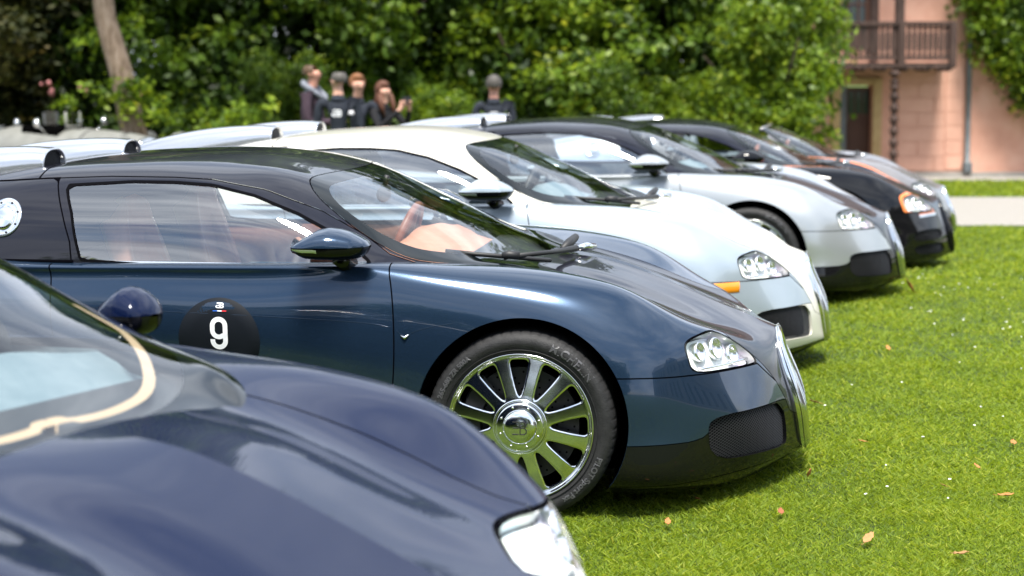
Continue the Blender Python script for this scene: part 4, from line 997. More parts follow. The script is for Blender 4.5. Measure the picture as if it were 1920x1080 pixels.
# ------------------------------------------------------------------ fallen leaves
m_dry = [noise_mat('dry_leaf_a', [(.30, .12, .04), (.45, .20, .06)], 40, .8), noise_mat('dry_leaf_b', [(.30, .15, .06), (.40, .22, .09)], 40, .8), noise_mat('dry_leaf_c', [(.20, .07, .03), (.30, .11, .05)], 40, .8)]
def px_ground(u, v, dz=0):
    """where the sight line of a photograph pixel meets the lawn (used once, to read positions off the photo)"""
    p = R(4.5); sh = 412 - 3200 * math.tan(p); a = (u - 960) / 3200; b = -(v - 540 + (540 - 128 - 3200 * math.tan(p))) / 3200
    d = Vector((a, math.cos(p) + b * math.sin(p), -math.sin(p) + b * math.cos(p))); t = 3.
    for _ in range(40): t = (1.6 - (ground_z(d.y * t) + dz)) / -d.z
    return Vector((d.x * t, d.y * t, ground_z(d.y * t) + dz))
LV = [(1802, 1042, .050, 1, 'large pale brown fallen leaf in the grass at the lower right corner'), (1628, 1014, .048, 1, 'flat faded tan leaf lying in the grass left of the lower right corner'), (1886, 931, .035, 0, 'orange fallen leaf at the right picture edge in the grass'),
      (1464, 962, .026, 2, 'red brown fallen leaf in the grass below the number 9 car nose'), (1252, 981, .026, 0, 'small orange leaf in the grass in front of the number 9 car wheel'), (1308, 938, .016, 2, 'tiny dark red leaf close under the number 9 car splitter'),
      (1518, 893, .026, 0, 'narrow orange leaf standing beside the number 9 car nose tip'), (1832, 877, .022, 0, 'small orange leaf in mid lawn above the orange leaf at the right edge'), (1900, 832, .03, 0, 'orange leaf high on the right edge of the lawn'),
      (1617, 829, .022, 0, 'small red orange leaf right of the number 9 car nose'), (1528, 757, .036, 1, 'tan leaf beside the chrome grille of the number 9 car'), (1706, 545, .075, 0, 'big curled orange leaf on the lawn in front of the silver car'), (1770, 913, .018, 1, 'tiny pale leaf in the open lawn'), (1665, 655, .03, 0, 'small orange leaf far out on the lawn')]
for i, (u, v, s_, mi, lb) in enumerate(LV):
    s_ *= 1.35 if i > 1 else 1.0; rr_ = random.Random(i); p = px_ground(u, v, .028); q = MB(); ang = rr_.uniform(0, 6.28); curl = .25 + rr_.random() * .3; tilt = rr_.uniform(.1, .5) if i not in (6, 11) else 1.0
    rows = []
    for a in range(7):
        t = a / 6; wd = math.sin(math.pi * (.06 + .88 * t)) ** .8 * .62 * (1 + .12 * (-1) ** a)
        rows.append([(s_ * (t - .5) * 2 * .62, s_ * wd * k_ * .5, s_ * (curl * abs(k_) ** 1.5 * .16 + .3 * (t - .5) ** 2 + .05 * math.sin(t * 9 + k_ * 3))) for k_ in (-1, -.5, 0, .5, 1)])
    q.grid(rows); q.tube([(-s_ * .62, 0, 0), (-s_ * .95, s_ * .05, s_ * .1)], s_ * .02, 5)
    o = q.obj('fallen_leaf', m_dry[mi]); so = o.modifiers.new('thickness', 'SOLIDIFY'); so.thickness = .0007
    o.location = p + Vector((0, 0, .004 + s_ * .25 * tilt)); o.rotation_euler = (tilt * .4, -tilt, ang); tag(o, lb, 'leaf', 'fallen leaves on the lawn')
# ------------------------------------------------------------------ trees
def leaf_crown(seed, n, blobs, size, flat=.5, droop=.2):
    """leaf quads gathered in clumps on and in the given blobs (x y z rx ry rz)"""
    rng = np.random.default_rng(seed); C = []; vol = np.array([b[3] * b[4] * b[5] for b in blobs]) ** .67; pr = vol / vol.sum()
    nc = max(30, n // 26); bi = rng.choice(len(blobs), nc, p=pr); B = np.array(blobs)[bi]
    d = rng.normal(size=(nc, 3)); d /= np.linalg.norm(d, axis=1, keepdims=True); rad = rng.uniform(.35, 1.06, (nc, 1)) ** .55
    cc = B[:, :3] + d * B[:, 3:6] * rad; cs = rng.uniform(.6, 1.5, nc) * size * 3.0; cv = np.clip(rng.normal(.45, .18, nc), 0, 1)
    li = rng.integers(0, nc, n); off = rng.normal(size=(n, 3)) * (cs[li][:, None]) * np.array([.6, .6, .38]); off[:, 2] -= droop * np.hypot(off[:, 0], off[:, 1])
    P = cc[li] + off; nrm = d[li] * .5 + rng.normal(size=(n, 3)) * .6; nrm[:, 2] += flat; nrm /= np.linalg.norm(nrm, axis=1, keepdims=True)
    t = np.cross(nrm, rng.normal(size=(n, 3))); t /= np.linalg.norm(t, axis=1, keepdims=True); b = np.cross(nrm, t); s = size * rng.uniform(.5, 1.3, (n, 1))
    Q = np.zeros((n, 4, 3)); Q[:, 0] = P - t * s; Q[:, 1] = P - b * s * .55 + t * s * .1; Q[:, 2] = P + t * s; Q[:, 3] = P + b * s * .55 + t * s * .1
    v = np.clip(cv[li] + rng.normal(0, .12, n), 0, 1); return Q.reshape(-1, 3), n, v
m_leafA = leafy('leaves_mid_green', [(.014, .033, .003), (.042, .090, .006), (.105, .185, .009), (.26, .34, .022)], .5, .35)
m_leafB = leafy('leaves_dark_green', [(.008, .020, .003), (.022, .050, .006), (.052, .105, .009), (.15, .22, .014)], .5, .3)
m_leafC = leafy('leaves_yellow_green', [(.022, .055, .004), (.075, .14, .007), (.18, .27, .012), (.34, .38, .03)], .5, .45)
m_leafD = leafy('leaves_turning', [(.012, .018, .004), (.03, .04, .006), (.07, .07, .012), (.15, .11, .025)], .6, .35)
m_bark = noise_mat('pale_bark', [(.11, .075, .05), (.24, .175, .125), (.33, .26, .20)], 6, .95, 8, bump=.9, bscale=22, stretch=(3, 3, .8)); m_barkd = noise_mat('dark_bark', [(.02, .014, .010), (.06, .042, .03)], 8, .95, bump=.6)
def leaf_mesh(seed, n, blobs, size, matl, **k):
    V, m_, v = leaf_crown(seed, n, blobs, size, **k); return quads_np('crown', V, m_, matl, attr=v, lnk=False)
def bl(seed, n, rx, ry, z0, z1, r0, r1):
    r = random.Random(seed); out = []
    for i in range(n):
        a = r.uniform(0, 6.28); q = math.sqrt(r.random()); z = z0 + (z1 - z0) * (i + .5) / n; rr = r.uniform(r0, r1); out.append((rx * q * math.cos(a), ry * q * math.sin(a), z, rr, rr, rr * .7))
    return out
CR = [leaf_mesh(11, 26000, bl(1, 26, 1.7, 1.0, .6, 6.2, .6, 1.2), .085, m_leafA), leaf_mesh(12, 26000, bl(2, 26, 1.8, 1.0, .3, 6.5, .6, 1.1), .09, m_leafB), leaf_mesh(13, 24000, bl(3, 22, 1.5, .9, .4, 4.2, .5, .95), .08, m_leafC), leaf_mesh(14, 20000, bl(4, 20, 1.6, 1.0, 1.2, 5.5, .5, 1.0), .08, m_leafD)]
def tree_at(x, y, crown, label, name='tree', sc_=(1, 1, 1), rz=0, trunk=(.14, 3.2), group='trees and bushes behind the lawn', cat='tree', bark=None, lean=0):
    t = empty(name, (x, y, ground_z(y)), rz); tag(t, label, cat, group)
    if trunk:
        q = MB(); r0, h = trunk; rg = random.Random(int(x * 97 + y * 31))
        pts = [(lean * (k / 6) * h, 0, h * k / 6) for k in range(7)]; q.tube([(a + rg.uniform(-.04, .04) * (k > 0), b + rg.uniform(-.04, .04) * (k > 0), c) for k, (a, b, c) in enumerate(pts)], [r0 * (1 - .1 * k) for k in range(7)], 9)
        for k in range(5):
            a = rg.uniform(0, 6.28); z0 = h * rg.uniform(.45, .9); L_ = rg.uniform(.7, 1.5); q.tube([(lean * z0, 0, z0), (lean * z0 + math.cos(a) * L_ * .5, math.sin(a) * L_ * .5, z0 + L_ * .35), (lean * z0 + math.cos(a) * L_, math.sin(a) * L_, z0 + L_ * .9)], [r0 * .45, r0 * .3, r0 * .12], 6)
        q.obj('trunk', bark or m_barkd, t)
    c = bpy.data.objects.new('crown', CR[crown]); col.objects.link(c); c.parent = t; c.scale = sc_
    return t
TR = [(-11.5, 30, 1, 'dark evergreen tree at the far left picture edge', (1.2, 1.2, 1.2), .3), (-9.0, 29, 3, 'tree with rust tinged leaves at the left edge behind the white racing cars', (1, 1, .9), 1.2), (-7.6, 31.5, 1, 'dark tree behind the leaning pale trunk', (1.2, 1, 1.2), 2.1),
      (-5.2, 30.5, 0, 'mid green tree right of the leaning pale trunk', (1.1, 1, 1.15), .6), (-3.6, 31.5, 1, 'dark green tree left of the standing group of people', (1.1, 1, 1.2), 4.), (-2.2, 30, 0, 'green tree directly behind the standing group of people', (1, 1, 1.1), 3.1),
      (-.6, 31, 1, 'dark tree between the group of people and the lone man', (1.1, 1, 1.2), 5.2), (.3, 29.5, 2, 'yellow green bush left of the lone man in the dark jacket', (1, .9, 1.0), 2.4), (2.0, 30.5, 0, 'green tree behind the lone man in the dark jacket', (1, 1, 1.1), 1.5), (3.3, 31, 1, 'dark tree right of the lone man', (1, 1, 1.2), .2), (3.9, 30, 0, 'mid green tree left of the pink house', (.8, .9, 1.1), 2.7),
      (-13.5, 33, 0, 'green tree beyond the far left edge', (1.4, 1.2, 1.3), 2.0), (-4.4, 35, 1, 'tall dark tree behind the others at centre left', (1.8, 1.3, 1.6), 1.0), (1.2, 35, 1, 'tall dark tree behind the others at centre', (1.8, 1.3, 1.6), 3.3), (-2.6, 34, 1, 'tall dark tree filling the gap behind the standing people', (1.3, 1.2, 1.5), 2.2), (-9.8, 36, 1, 'tall dark tree behind the others at the left', (1.8, 1.3, 1.7), 5.)]
for x, y, c, lb, s_, rz in TR: tree_at(x, y, c, lb, sc_=s_, rz=rz)
tree_at(4.25, 28, 2, 'bright green bushy tree in front of the left part of the pink house', 'bushy_tree', (.62, .7, .86), .8, (.1, 2.2))
tree_at(3.9, 27.6, 2, 'low yellow green shrub at the foot of the bushy tree by the pink house', 'shrub', (.6, .6, .42), 2.2, None, cat='shrub')
for x, y, s_, lb in ((-3.7, 28.3, .36, 'small shrub low behind the bald man'), (-1.1, 28, .4, 'small bright shrub right of the woman taking a picture'), (1.6, 28.2, .36, 'small shrub right behind the lone man'), (3.0, 28.2, .45, 'leafy shrub between the lone man and the bushy tree')):
    tree_at(x, y, 2 if s_ > .38 else 0, lb, 'shrub', (s_, s_, s_), x, None, cat='shrub')
# leaning pale trunk
t = empty('leaning_tree', (-5.30, 24.5, ground_z(24.5))); tag(t, 'pale barked tree trunk leaning left behind the white racing cars', 'tree')
q = MB(); q.tube([(.15, 0, -.1), (0, 0, .5), (-.16, 0, 1.2), (-.30, .03, 1.9), (-.52, .05, 2.7), (-.62, .1, 3.6), (-.6, .2, 5.0), (-.4, .3, 7)], [.26, .205, .18, .165, .15, .14, .12, .08], 18); q.tube([(-.5, 0, 3.4), (.4, .2, 4.4), (1.3, .3, 5.2)], [.1, .08, .04], 8); q.tube([(-.6, 0, 3.8), (-1.6, .2, 4.8), (-2.3, .3, 5.4)], [.1, .07, .04], 8); q.obj('trunk', m_bark, t)
V, n_, v_ = leaf_crown(21, 15000, [(0, .3, 6.6, 2.6, 2, 1.4), (-1.8, .2, 5.6, 1.2, 1, .8), (1.4, .2, 5.6, 1.2, 1, .8)], .09); quads_np('crown', V, n_, m_leafA, t, attr=v_)
V, n_, v_ = leaf_crown(22, 1100, [(-.35, -.35, 1.72, .62, .3, .16), (.35, -.4, 1.42, .7, .3, .14), (1.15, -.35, 1.25, .6, .3, .13), (1.7, -.3, 1.42, .4, .25, .12), (-.75, -.3, 1.50, .35, .2, .12)], .06, droop=.5); quads_np('drooping_branch', V, n_, m_leafC, t, attr=v_)
# pink blossoms glimpsed in the dark gap at the left
q = MB(); rg = random.Random(4)
for i in range(9):
    a = rg.uniform(0, 6.28); r_ = rg.uniform(.03, .06); x = rg.choice([-7.05, -6.75, -7.6, -6.0]) + rg.gauss(0, .12); z = rg.choice([1.15, 1.2]) + rg.gauss(0, .07); k = 6
    q.add([(x + r_ * math.cos(6.28 * j / k), 27.8 + .02 * j, z + r_ * math.sin(6.28 * j / k)) for j in range(k)] + [(x, 27.75, z)], [(j, (j + 1) % k, k) for j in range(k)])
tag(q.obj('pink_blossoms', mat('pink_blossom', (.7, .28, .26), .7)), 'pale pink blossoms glimpsed in the dark foliage left of the leaning trunk', 'flowers', kind='stuff')
# ------------------------------------------------------------------ pink house
HY = 37.0; hz = ground_z(37.0)
def hp(u, v, y=None):                          # photo pixel -> point on the facade plane
    y = y or HY; p = R(4.5); b = -(v - 540 + (412 - 3200 * math.tan(p))) / 3200; fy = math.cos(p) + b * math.sin(p); return ((u - 960) / 3200 / fy * y, 1.6 + (-math.sin(p) + b * math.cos(p)) / fy * y)
m_pink = noise_mat('pink_render', [(.58, .30, .215), (.66, .36, .265), (.72, .43, .325)], 1.6, .9, 8, bump=.15, bscale=60); m_block = noise_mat('pink_painted_block', [(.64, .35, .26), (.72, .42, .315)], 2.5, .9, 6, bump=.2, bscale=50, obj_rand=.05)
m_wood = noise_mat('dark_carved_wood', [(.028, .017, .014), (.065, .040, .033), (.10, .062, .05)], 7, .7, 6, bump=.5, stretch=(1, 1, .2)); m_sand = noise_mat('yellow_stone_surround', [(.42, .28, .13), (.55, .40, .20)], 6, .9); m_pane = mat('dark_window_glass', (.02, .03, .028), .05)
m_lead = noise_mat('grey_lead_pipe', [(.10, .12, .13), (.17, .19, .20)], 5, .55, metal=.3); m_doorw = noise_mat('brown_door_wood', [(.06, .028, .018), (.095, .045, .03)], 6, .6, stretch=(1, 1, .15)); m_plinth = noise_mat('grey_stone', [(.25, .24, .22), (.36, .34, .31)], 5, .9)
H = empty('pink_house', ((5.8 + 12) / 2, HY, hz)); tag(H, 'pink rendered house with dark wooden balcony, door and downpipe at the right', 'house')
ox = (5.8 + 12) / 2
def hb(name, x0, x1, z0, z1, y0, y1, m_, par=H, bev=.004):
    """box given in world coordinates, parented to the house"""
    q = MB(); q.box(((x0 + x1) / 2, (y0 + y1) / 2, (z0 + z1) / 2), (abs(x1 - x0) / 2, abs(y1 - y0) / 2, abs(z1 - z0) / 2))
    q.V = [(a - ox, b - HY, c - hz) for a, b, c in q.V]
    o = q.obj(name, m_, None, smooth=False, bevel=bev); o.parent = par
    return o
dx0, dztop = hp(1577, 160); dx1, _ = hp(1636, 160); zt = 4.9
hb('wall', 5.8, dx0, hz, zt, HY, HY + .5, m_pink, bev=0); hb('wall', dx0, dx1, dztop, hp(0, 40)[1] - .06, HY, HY + .5, m_pink, bev=0); hb('wall', dx1, 16.5, hz, zt, HY + .002, HY + .5, m_pink, bev=0)
hb('wall', dx0, hp(1640, 0)[0], dztop + .2, zt, HY + .001, HY + .5, m_pink, bev=0)
hb('side_wall', 5.8, 6.3, hz, zt, HY + .5, HY + 8, m_pink, bev=0)
hb('plinth', dx1 + .1, 16.5, hz - .1, hz + .10, HY - .12, HY, m_plinth)
# running-bond blocks right of the post
bx0, bx1, bxr = hp(1684, 200)[0], hp(1772, 200)[0], hp(1806, 200)[0]; bh = .318; zz = hz + .12; row = 0; bm_me = {}
while zz < 1.35:
    xs = [bx0]; x = bx0 + (.42 if row % 2 else .78)
    while x < bx1 - .12: xs.append(x); x += .82
    xs.append(bx1)
    for a, b in zip(xs, xs[1:]): hb('block', a + .006, b - .006, zz + .005, zz + bh - .005, HY - .022, HY + .01, m_block, bev=.008)
    hb('block', bx1 + .008, bxr - .006, zz + .005 + .03, zz + bh + .025, HY - .026, HY + .01, m_block, bev=.008)
    zz += bh; row += 1
# door with stone surround
hb('door_surround', dx1, dx1 + .20, hz, dztop + .16, HY - .07, HY, m_sand, bev=.02); hb('door_surround', dx0 - .05, dx1, dztop, dztop + .16, HY - .069, HY + .01, m_sand, bev=.02); hb('door_surround', dx0 - .2, dx0 - .01, hz, dztop + .15, HY - .068, HY, m_sand, bev=.02)
D_ = hb('door', dx0 + .15, dx1 - .002, hz + .05, dztop - .04, HY + .22, HY + .28, m_doorw)
hb('door_frame', dx0, dx0 + .15, hz + .02, dztop, HY + .16, HY + .3, m_lead)
for i in range(3): hb('door_pane', dx0 + .20 + i * .16, dx0 + .33 + i * .16, dztop - .62, dztop - .12, HY + .205, HY + .222, m_pane, D_)
hb('door_panel', dx0 + .22, dx1 - .08, hz + .2, dztop - .80, HY + .205, HY + .222, m_doorw, D_)
# balcony
by = HY - 1.05; p_ = lambda u, v: hp(u, v, by)
x0, zt_ = p_(1566, 45); x1, zb_ = p_(1790, 122); post, _ = p_(1692, 0)
hb('balcony_floor', x0 - .4, x1, zb_ - .02, zb_ + .05, by, HY, m_wood); hb('hand_rail', x0 - .4, x1 + .03, zt_ - .03, zt_ + .05, by - .05, by + .05, m_wood); hb('bottom_rail', x0 - .4, x1, zb_ + .10, zb_ + .16, by - .03, by + .03, m_wood)
k = 0; x = x0 - .4
while x < x1 - .04:
    o = MB(); h_ = zt_ - zb_ - .13; prof = [(0, .040), (.12, .046), (.2, .030), (.27, .046), (.5, .048), (.73, .046), (.8, .030), (.88, .046), (1, .040)]
    rows = [[(x + .05 - w_ - ox, by + d_ - HY, zb_ + .13 + h_ * t_ - hz) for w_, d_ in ((w0, -.012), (-w0, -.012), (-w0, .012), (w0, .012), (w0, -.012))] for t_, w0 in prof]
    o.grid(rows); o.obj('baluster', m_wood, H, smooth=False); x += .112; k += 1
for xx in (post, x1 - .05): hb('balcony_post', xx - .07, xx + .07, zb_ - .05, zt_ + .06, by - .07, by + .07, m_wood, bev=.01)
x = x0 - .4
while x < x1 - .05:
    q = MB(); wv = .135; pts = [(0, 0), (wv, 0), (wv, -.07)] + [(wv / 2 + wv / 2 * math.cos(a), -.07 - .055 * math.sin(a)) for a in np.linspace(0, math.pi, 7)[1:-1]] + [(0, -.07)]
    V = [(x + a - ox, by - .045 + d - HY, zb_ + .04 + b - hz) for d in (0, .03) for a, b in pts]; n_ = len(pts); q.add(V, [tuple(range(n_)), tuple(range(2 * n_ - 1, n_ - 1, -1))] + [(i, i + n_, (i + 1) % n_ + n_, (i + 1) % n_) for i in range(n_)]); q.obj('scalloped_board', m_wood, H, smooth=False); x += wv + .004
for i in range(7):
    xx = x0 - .3 + i * (x1 - x0 + .2) / 6; hb('joist', xx - .04, xx + .04, zb_ - .13, zb_ - .02, by + .04, HY, m_wood)
# carved post below and plain post above
q = MB(); pz = [hz + .0]; pr = []; zs = np.linspace(hz, zb_ - .02, 90)
rad = [.075 + .022 * math.sin((z - hz) * 26) + (.03 if z > zb_ - .5 else 0) * math.sin((z - hz) * 40) for z in zs]
q.tube([(post - .13 - ox, by + .02 - HY, z - hz) for z in zs], rad, 12); q.obj('carved_post', m_wood, H); hb('upper_post', post - .13 - .0, post + .06, zb_ - .1, zt, by + .0, by + .14, m_wood, bev=.02); hb('post_base', post - .25, post - .01, hz, hz + .1, by - .1, by + .14, m_plinth)
# upper window
wx0, wz0 = hp(1568, 48); wx1, wz1 = hp(1636, -60)
W_ = hb('window', wx0, wx1 - .1, wz0 - .5, wz1, HY - .02, HY + .02, m_pane)
for xx in (wx0, wx1 - .1): hb('window_frame', xx - .05, xx + .05, wz0 - .5, wz1, HY - .06, HY + .03, m_doorw, W_)
hb('shutter', wx1 - .05, wx1 + .13, wz0 - .6, wz1, HY - .12, HY - .005, m_wood)
for f_ in (.36, .70): hb('glazing_bar', wx0 + (wx1 - wx0 - .1) * f_ - .02, wx0 + (wx1 - wx0 - .1) * f_ + .02, wz0 - .5, wz1, HY - .05, HY - .02, m_doorw, W_)
hb('glazing_bar', wx0, wx1 - .1, hp(0, 8)[1] - .02, hp(0, 8)[1] + .02, HY - .052, HY - .02, m_doorw, W_)
q = MB(); cx_, _ = hp(1817, 0); q.tube([(cx_ - ox, -.12, z - hz) for z in (hz + .12, hz + .3, hz + .31, 1.0, 1.01, 4.5)], [.075, .075, .055, .055, .06, .055], 12); q.obj('downpipe', m_lead, H); hb('pipe_shoe', cx_ - .09, cx_ + .09, hz + .1, hz + .32, HY - .22, HY - .03, m_lead, bev=.02)
# roof slope far above, seen in reflections
q = MB(); q.V = [(5.2 - ox, -.8, zt - hz), (17 - ox, -.8, zt - hz), (17 - ox, 4.2, zt + 4 - hz), (5.2 - ox, 4.2, zt + 4 - hz), (5.2 - ox, 9, zt - hz), (17 - ox, 9, zt - hz)]; q.F = [(0, 1, 2, 3), (3, 2, 5, 4)]; q.M = [0, 0]; q.obj('roof', noise_mat('brown_roof_tiles', [(.05, .032, .026), (.09, .055, .04)], 6, .8), H, smooth=False)
# vine over the right corner of the facade
t = empty('climbing_vine', (11.3, HY - .35, hz)); tag(t, 'yellow green climbing vine hanging over the upper right of the pink house', 'climber')
V, n_, v_ = leaf_crown(31, 26000, [(0, 0, 3.9, 1.9, .35, 1.2), (-.25, 0, 3.0, 1.2, .35, .7), (.7, 0, 2.5, 1.3, .35, .75), (1.2, 0, 2.05, .9, .3, .45), (-.6, 0, 2.7, .6, .3, .4), (.3, 0, 2.25, .6, .3, .3), (-.1, 0, 1.95, .42, .25, .5), (.35, 0, 1.55, .5, .25, .4), (-.3, 0, 2.5, .6, .3, .4)], .075, flat=.1, droop=.4); quads_np('foliage', V, n_, m_leafC, t, attr=v_)
q = MB(); q.tube([(.5, .2, 0), (.55, .25, 1.2), (.3, .25, 2.4), (0, .25, 4)], [.05, .045, .04, .03], 8); q.obj('stem', m_barkd, t)
# ------------------------------------------------------------------ what stands behind and beside the camera (seen in the paintwork)
for i, (x, y, c, s_) in enumerate([(-34, -30, 1, 2.4), (-27, -34, 0, 2.6), (-20, -31, 1, 2.2), (-13, -35, 0, 2.7), (-6, -33, 1, 2.3), (1, -36, 0, 2.5), (8, -34, 1, 2.2), (-42, -24, 0, 2.6), (-46, -10, 1, 2.4), (-44, 4, 0, 2.3), (-38, 16, 1, 2.2), (14, -38, 0, 2.3)]):
    tree_at(x, y, c, ['tall', 'broad', 'dark', 'spreading', 'old', 'round crowned', 'dense', 'leafy', 'heavy', 'wide', 'full', 'deep green'][i] + ' park tree beyond the lawn ' + ('left of the photographer' if x < -30 else 'behind the photographer'), 'park_tree', (s_, s_, s_ * .95), i * 1.3, (.35, 7), 'park trees behind the photographer')
m_stone = noise_mat('mansion_grey_stone', [(.26, .24, .21), (.36, .33, .29)], 1.5, .9); m_slate = noise_mat('slate_roof', [(.05, .055, .065), (.09, .095, .11)], 4, .5)
M = empty('mansion', (40, -12, 0)); M.rotation_euler = (0, 0, R(8)); tag(M, 'grey stone mansion with rows of tall windows and slate roof beyond the forecourt', 'mansion')
def mbx(name, x0, x1, y0, y1, z0, z1, m_, par=M, bev=0):
    q = MB(); q.box(((x0 + x1) / 2, (y0 + y1) / 2, (z0 + z1) / 2), ((x1 - x0) / 2, (y1 - y0) / 2, (z1 - z0) / 2)); return q.obj(name, m_, par, smooth=False, bevel=bev)
mbx('wall', 0, 10, -26, 26, 0, 10.5, m_stone); mbx('cornice', -.5, 10, -26.4, 26.4, 10.5, 11.1, m_stone); mbx('string_course', -.2, 0, -26.1, 26.1, 5.0, 5.35, m_stone)
q = MB(); q.V = [(-.3, -26.2, 11.1), (-.3, 26.2, 11.1), (3.2, 24, 15.2), (3.2, -24, 15.2), (10, -26.2, 11.1), (10, 26.2, 11.1)]; q.F = [(0, 1, 2, 3), (3, 2, 5, 4), (1, 5, 2), (0, 3, 4)]; q.M = [0] * 4; q.obj('roof', m_slate, M, smooth=False)
mbx('pavilion', -1.6, 0, -6, 6, 0, 12.6, m_stone); q = MB(); q.lathe([(5.6, 12.6), (5.3, 14.2), (4.2, 16), (2.2, 17.4), (.1, 17.8)], 24, 'z', (2.6, 0, 0)); q.obj('dome', m_slate, M)
wm_ = None
for fl_ in range(2):
    for i in range(17):
        y = -24.5 + i * 3.06; xf = -1.6 if abs(y) < 6 else 0; z0, z1 = ((.9, 4.2), (6.1, 9.4))[fl_]
        f = mbx('window', xf - .12, xf - .01, y - .62, y + .62, z0, z1, m_pane); mbx('window_surround', xf - .25, xf - .005, y - .95, y - .66, z0 - .3, z1 + .4, m_stone, f); mbx('window_surround', xf - .25, xf - .005, y + .66, y + .95, z0 - .3, z1 + .4, m_stone, f); mbx('lintel', xf - .35, xf - .006, y - 1.1, y + 1.1, z1 + .42, z1 + .75, m_stone, f)
# ------------------------------------------------------------------ vintage racing cars at the left
m_cream = noise_mat('old_cream_paint', [(.15, .15, .135), (.23, .23, .21)], 5, .45, bump=.05)
def vintage(x, y, rz, label, mark=True):
    V_ = empty('vintage_racing_car', (x, y, ground_z(y)), rz); tag(V_, label, 'car', 'cream pre-war racing cars in the background')
    q = MB()   # bonnet to pointed tail, +x forward
    q.lathe([(.20, 1.45), (.24, 1.40), (.27, 1.2), (.30, .7), (.315, .35), (.31, .32)], 32, 'x', (0, 0, .62)); q.obj('bonnet', m_cream, V_)
    q = MB(); q.lathe([(.31, .32), (.33, 0), (.35, -.5), (.33, -1.0), (.24, -1.5), (.12, -1.9), (.02, -2.1)], 32, 'x', (0, 0, .60)); q.obj('tail', m_cream, V_)
    q = MB(); q.lathe([(.19, 1.47), (.215, 1.475), (.235, 1.45), (.235, 1.40)], 32, 'x', (0, 0, .62)); q.lathe([(.001, 1.455), (.2, 1.455)], 32, 'x', (0, 0, .62)); q.obj('radiator', MT['chrome'], V_)
    for xx in (.5, 1.1):
        q = MB(); r_ = .312 - .045 * (xx - .35); q.lathe([(r_, xx), (r_ + .006, xx + .005), (r_ + .006, xx + .03), (r_, xx + .035)], 32, 'x', (0, 0, .62)); q.obj('bonnet_strap', MT['dark'], V_)
    q = MB(); q.box((-.25, 0, .86), (.35, .22, .09)); q.obj('cockpit', MT['void'], V_, bevel=.03)
    for yy in (0.,):
        q = MB()
        for s in (1, -1): q.tube([(.12, yy + .10 * s, .88), (.10, yy + .10 * s, 1.12)], .014, 8)
        q.tube([(.12, yy - .1, .95), (.12, yy + .1, .95)], .012, 6); q.obj('windscreen_frame', m_cream, V_)
        q = MB(); q.box((.11, yy, 1.04), (.003, .085, .10)); q.obj('windscreen_pane', MT['clear'], V_, smooth=False)
    for s in (1, -1):
        q = MB(); q.lathe([(.001, 1.34), (.05, 1.36), (.09, 1.42), (.105, 1.52), (.10, 1.53), (.001, 1.525)], 20, 'x', (0, .42 * s, .80)); q.tube([(1.42, .2 * s, .62), (1.42, .42 * s, .72)], .015, 6); q.obj('headlamp', m_cream, V_)
        q = MB(); q.tube([(.05, .33 * s, .86), (.08, .46 * s, .97)], .008, 6); q.lathe([(.001, .07), (.05, .075), (.055, .09), (.001, .11)], 14, 'x', (0, .48 * s, 1.0)); q.obj('side_mirror', MT['chrome'], V_)
        for xx in (1.25, -1.25):
            q = MB(); q.lathe([(.27, -.06), (.31, -.065), (.345, -.04), (.352, 0), (.345, .04), (.31, .065), (.27, .06)], 40, 'y', (xx, .62 * s, .345), close=True); w_ = q.obj('wheel', MT['rubber'], V_)
            q = MB(); q.lathe([(.05, -.05), (.05, .05), (.001, .06)], 14, 'y', (xx, .62 * s, .345))
            for k in range(24): a = 2 * math.pi * k / 24; q.tube([(xx + .04 * math.cos(a), .62 * s + .03 * (-1) ** k, .345 + .04 * math.sin(a)), (xx + .275 * math.cos(a), .62 * s, .345 + .275 * math.sin(a))], .005, 4)
            q.obj('spokes', m_cream, w_)['kind'] = 'stuff'
    q = MB(); q.tube([(1.25, -.6, .36), (1.25, .6, .36)], .025, 8); q.tube([(-1.25, -.6, .36), (-1.25, .6, .36)], .03, 8); q.obj('axles', MT['dark'], V_)
    q = MB(); q.tube([(1.1, -.26, .52), (.6, -.36, .50), (-.4, -.40, .50), (-1.6, -.42, .48)], .035, 10); q.obj('exhaust_pipe', MT['brushed'], V_)
    if mark:
        q = MB()
        for P in stroke_polys(arc(.86, .66, .035, .035, 180, -20) + [(.86 - .035, .575), (.90, .575)], .02) + stroke_polys([(.98, .69), (1.05, .69), (1.0, .575)], .02):
            q.add([(x_, -(math.sqrt(max(.001, (.312 - .045 * (x_ - .35)) ** 2 - (z_ - .62) ** 2)) + .004), z_) for x_, z_ in P], [tuple(range(len(P)))])
        o = q.obj('race_number', MT['decal'], V_); o['kind'] = 'stuff'
    return V_
vt = vintage(-6.25, 24.0, R(-38), 'cream pre-war racing car with strapped bonnet, nearer of the two by the leaning tree')
vt.scale = (1.2,) * 3
vt = vintage(-7.1, 26.0, R(-38), 'cream pre-war racing car half hidden behind the nearer one at the left', False); vt.scale = (1.2,) * 3
